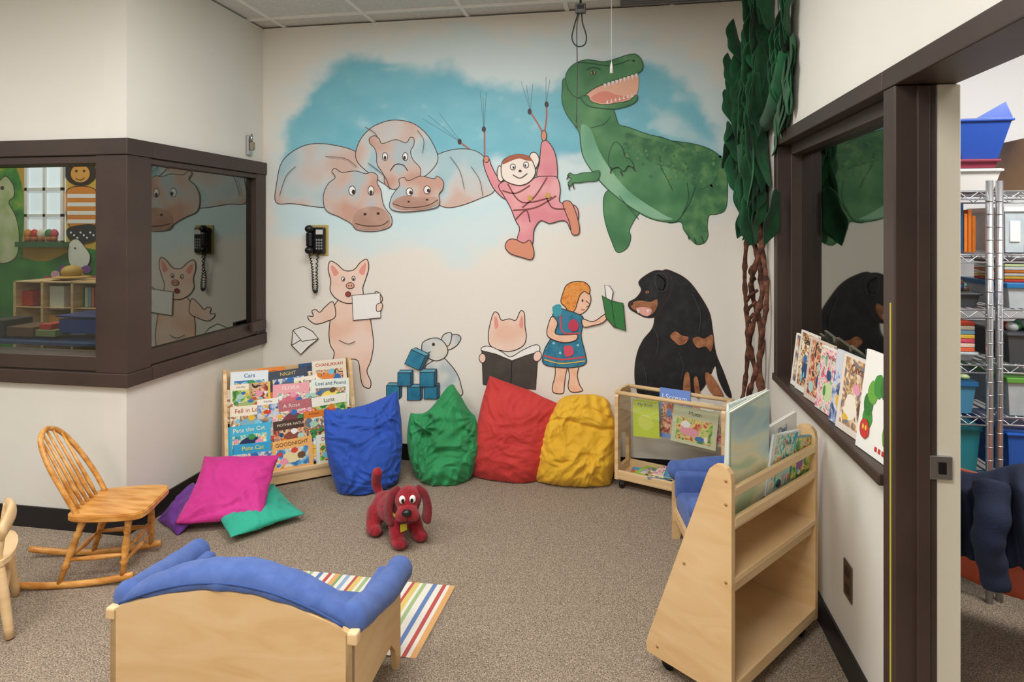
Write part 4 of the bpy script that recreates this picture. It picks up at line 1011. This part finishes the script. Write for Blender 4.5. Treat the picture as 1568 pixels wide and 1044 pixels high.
bin_(b,1.14,1.265,2.76,2.95,1.70,.12,TRB,flat('#d7e3ea'),1)
bin_(b,1.285,1.47,2.74,3.02,1.596,.085,flat('#e9e7e2'),None,0,.02); bin_(b,1.29,1.465,2.75,3.0,1.685,.035,flat('#8a2a44'),None,0,.01)
BT=M('blue_tub',['#2f56b4'],rough=.3)
bin_(b,1.33,1.53,2.78,3.0,1.724,.16,BT,None,0,.035)
b.add([(1.40,2.78,1.885),(1.53,2.78,1.885),(1.51,2.79,1.95)],[[0,1,2]],BT)
b.bb((1.56,2.73,1.597),(1.74,3.0,1.80),M('kraft_card',['#b08d68']),.003)
b.build()
CT_=FR(1.29,2.33,0,150)
b=B('plastic_chair')
OR=M('coral_plastic',['#b8543a'],rough=.4); b.T=CT_
def shell(s,t):
    x=(s-.5)*.44
    if t<.5:
        k=t*2; y=-.2+.38*k; z=.31-.02*math.sin(k*math.pi)+.9*(x*x)*(.6+.6*k)
        return (x*(.9+.1*k),y,z)
    k=(t-.5)*2; return (x*(1.06-.2*k),.18+.06*math.sin(k*1.57)+.05*k-x*x*1.0*k,.31+.39*k+1.08*x*x*(1-k))
b.grid(shell,18,30,OR)
for sx in(-1,1):
    b.tube([(sx*.15,-.16,.30),(sx*.18,-.2,.16),(sx*.2,-.22,.01)],.010,CHROME,10,k=4); b.tube([(sx*.15,.15,.30),(sx*.19,.2,.16),(sx*.2,.24,.01)],.010,CHROME,10,k=4)
b.T=Matrix(); b.build(solid=.006)
b=B('navy_coat'); NV=M('navy_fabric',['#10182d','#17213d'],scale=9,rough=.9,bump=.3,bscale=200); b.T=CT_
def coat(s,t):
    a=(s-.5); x=a*.34-.04
    f=.022*math.sin(s*24+t*3)+.014*math.sin(s*53+t*6)+.012*noise.noise(Vector((s*6,t*8,2)))
    d=t-.3
    L=.54*(1-.42*s) if d>0 else .45
    z=.735-L*abs(d)-.02*math.sin(s*9)-.12*a*a
    k=min(1,abs(d)*8)
    if d>0: y=.285+.055*k+.02*d+f*min(1,abs(d)*4)
    else: y=.285-.045*k+.10*d+f*.3*min(1,abs(d)*4)
    return (x*(1+.10*t),y,z)
b.grid(coat,80,50,NV)
def slv(x0,x1,l):
    pts=[(x0,.335,.69),(x1,.385,.62),(x1+.01,.40,.62-(.62-l)*.35),(x1,.395,.62-(.62-l)*.7),(x1-.01,.40,l)]
    q=catmull(pts,False,8); R=[(.044-.012*i/len(q))*(1+.05*math.sin(i*.9)) for i in range(len(q))]
    b.tube([tuple(p) for p in q],R,NV,14)
slv(-.17,-.20,.27); slv(.05,.045,.42)
b.tube([(-.05,.400,.60),(-.045,.412,.5),(-.055,.40,.44)],.004,WHITE,8,k=4)
b.T=Matrix(); b.build(solid=.004)
b=B('wooden_cabinet'); b.bb((1.72,2.15,0),(2.1,2.55,.86),BIRCH,.004); b.bb((1.74,2.143,.05),(2.08,2.1505,.82),BIRCHX,.003); b.cyl((1.77,2.135,.45),(1.77,2.15,.45),.01,.01,STEEL); b.build()

# ------------------------------------------------------------ room beyond the left window
def O(u,v,off=.002,Y=4.6): return W(u,v,off,Y)
b=Mural('animal_mural'); b.Yp=4.6; b.base=.002
LEAF=M('jungle_paint',['#1f6a34','#3a9440','#7cb84a','#d8c23f'],scale=5,lo=.35,hi=.68)
b.fill([(-120,250),(-60,262),(0,256),(22,252),(36,300),(34,370),(20,400),(-120,400)],LEAF)
b.fill([(-120,395),(-40,400),(20,392),(70,400),(120,380),(160,385),(230,395),(300,400),(300,690),(-120,690)],M('jungle_green_paint',['#246f38','#3f9a3f'],scale=4))
b.fig([(-5,290),(8,270),(20,282),(22,300),(14,310),(24,330),(30,360),(24,395),(-6,400),(-14,350)],M('frog_paint',['#b9cf8a','#dfe6c0'],scale=8),1.2)
b.dot((4,288),3,3,INK)
b.fig([(104,290),(146,290),(148,330),(142,350),(112,350),(102,330)],flat('#e08a2c'),1.2)
for i in range(4): b.fill([(104,297+i*13),(147,297+i*13),(147,303+i*13),(104,303+i*13)],WHITE,False)
b.dot((124,264),24,20,flat('#2a1c16'),INK,1); b.dot((124,266),15,14,flat('#e0a24a'),INK,1); b.dot((118,262),2,2,INK); b.dot((130,262),2,2,INK); b.line([(117,273),(124,276),(131,272)],1.2,INK)
b.fig([(104,352),(118,346),(146,345),(148,366),(128,372),(108,366)],flat('#23242a'),1.2)
for i in range(8): b.dot((110+5*i,356+(i%3)*4),1.6,1.6,WHITE)
b.fig([(108,372),(120,366),(132,378),(140,392),(134,408),(112,408),(106,392)],flat('#e6eadf'),1.1); b.dot((117,380),1.6,1.6,INK)
for i in range(7): b.dot((75+12*i,428-(i%3)*8),7,6,flat(['#d84a6a','#e8b0c8','#7f4aa0'][i%3]))
b.build()
b=B('window_4')
def R4(u0,v0,u1,v1,d0,d1,mat,bev=0):
    p=O(u0,v0,0); q=O(u1,v1,0); b.bb((p[0],4.6-d1,q[2]),(q[0],4.6-d0,p[2]),mat,bev)
R4(42,248,101,372,.001,.012,M('daylight_pane',['#dfe9f2'],emit=.6,rough=.5))
for u in(42,70,97): R4(u,248,u+4,372,.012,.03,WHITE)
for v in(248,288,328,368): R4(42,v,101,v+4,.012,.03,WHITE)
R4(36,370,108,378,.001,.08,flat('#3a6a44'))
b.build()
b=B('potted_flowers')
for i,(u,c) in enumerate([(62,'#c8342c'),(72,'#e8e0d0'),(84,'#3f7f3a'),(92,'#c84a6a'),(52,'#d0882f')]):
    p=O(u,366,.055); b.ell((p[0],p[1],p[2]+.045),(.035,.028,.040),flat(c),n=12); b.cyl((p[0],p[1],p[2]-.018),(p[0],p[1],p[2]+.02),.02,.028,flat('#b56a3a'))
b.build()
def boxat(b,u0,v0,u1,v1,Y,dp,mat,bev=.003):
    p=W(u0,v0,0,Y); q=W(u1,v1,0,Y); b.bb((p[0],Y,max(.002,q[2])),(q[0],Y+dp,p[2]),mat,bev)
b=B('classroom_shelf')
boxat(b,20,430,230,436,3.9,.35,BIRCHX); boxat(b,20,470,230,475,3.9,.35,BIRCHX); boxat(b,20,512,230,518,3.9,.35,BIRCHX)
for u in(20,62,108,150,190): boxat(b,u,430,u+4,720,3.9,.35,BIRCH)
for i in range(14):
    boxat(b,110+i*5,440,114+i*5,470,3.98,.2,flat(PAL[i%14]),.001)
boxat(b,28,445,50,468,3.95,.2,flat('#c8342c')); boxat(b,76,438,98,474,3.93,.2,flat('#d9d6c8')); boxat(b,68,482,98,510,3.95,.2,flat('#e0a24a'))
b.build()
b=B('straw_hat'); p=W(110,429,0,4.05); p=(p[0],p[1],p[2]+.012); b.ell((p[0],p[1],p[2]+.012),(.13,.12,.012),M('straw',['#c9a24a'])); b.ell((p[0],p[1],p[2]+.05),(.07,.07,.05),M('straw',['#c9a24a'])); b.build()
b=B('activity_table')
boxat(b,-60,524,250,530,3.3,.5,M('blue_laminate',['#38507a'],rough=.4))
for u in(-50,230): boxat(b,u,530,u+6,760,3.32,.04,STEEL)
b.build()
b=B('toy_bins')
boxat(b,90,488,200,513,3.4,.22,M('navy_bin',['#1f3f8a'],rough=.3)); boxat(b,84,483,206,489,3.38,.26,M('navy_bin',['#1f3f8a']))
boxat(b,10,500,50,516,3.36,.2,flat('#6a4a30')); boxat(b,54,505,84,516,3.36,.2,flat('#7f8f5a')); boxat(b,-20,490,6,516,3.36,.2,flat('#2a2a2e')); boxat(b,60,496,78,505,3.38,.12,flat('#c8342c'))
b.build()

# ------------------------------------------------------------ lights
def area(name,loc,sx,sy,power,color=(1,.985,.97),rot=(0,0,0)):
    l=bpy.data.lights.new(name,'AREA'); l.shape='RECTANGLE'; l.size=sx; l.size_y=sy; l.energy=power; l.color=color
    o=bpy.data.objects.new(name,l); o.location=loc; o.rotation_euler=rot; scene.collection.objects.link(o); return o
LP=M('fluorescent_diffuser',['#ffffff'],emit=2.0)
def troffer(x,y,p):
    b=B('ceiling_light_panel'); b.bb((x-.62,y-.32,H-.012),(x+.62,y+.32,H-.001),WHITE,.003); b.bb((x-.58,y-.28,H-.016),(x+.58,y+.28,H-.0115),LP); b.build()
    area('fluorescent_light',(x,y,H-.02),1.1,.52,p)
troffer(-.8,2.15,33); troffer(-2.4,.9,30); troffer(-.5,.2,48); troffer(-4.4,.9,24); troffer(-1.6,-1.6,38)
troffer(-4.3,3.6,20); troffer(1.9,1.8,52)
w=bpy.data.worlds.new('world'); scene.world=w; w.use_nodes=True
w.node_tree.nodes['Background'].inputs[0].default_value=(.8,.85,.9,1); w.node_tree.nodes['Background'].inputs[1].default_value=.3
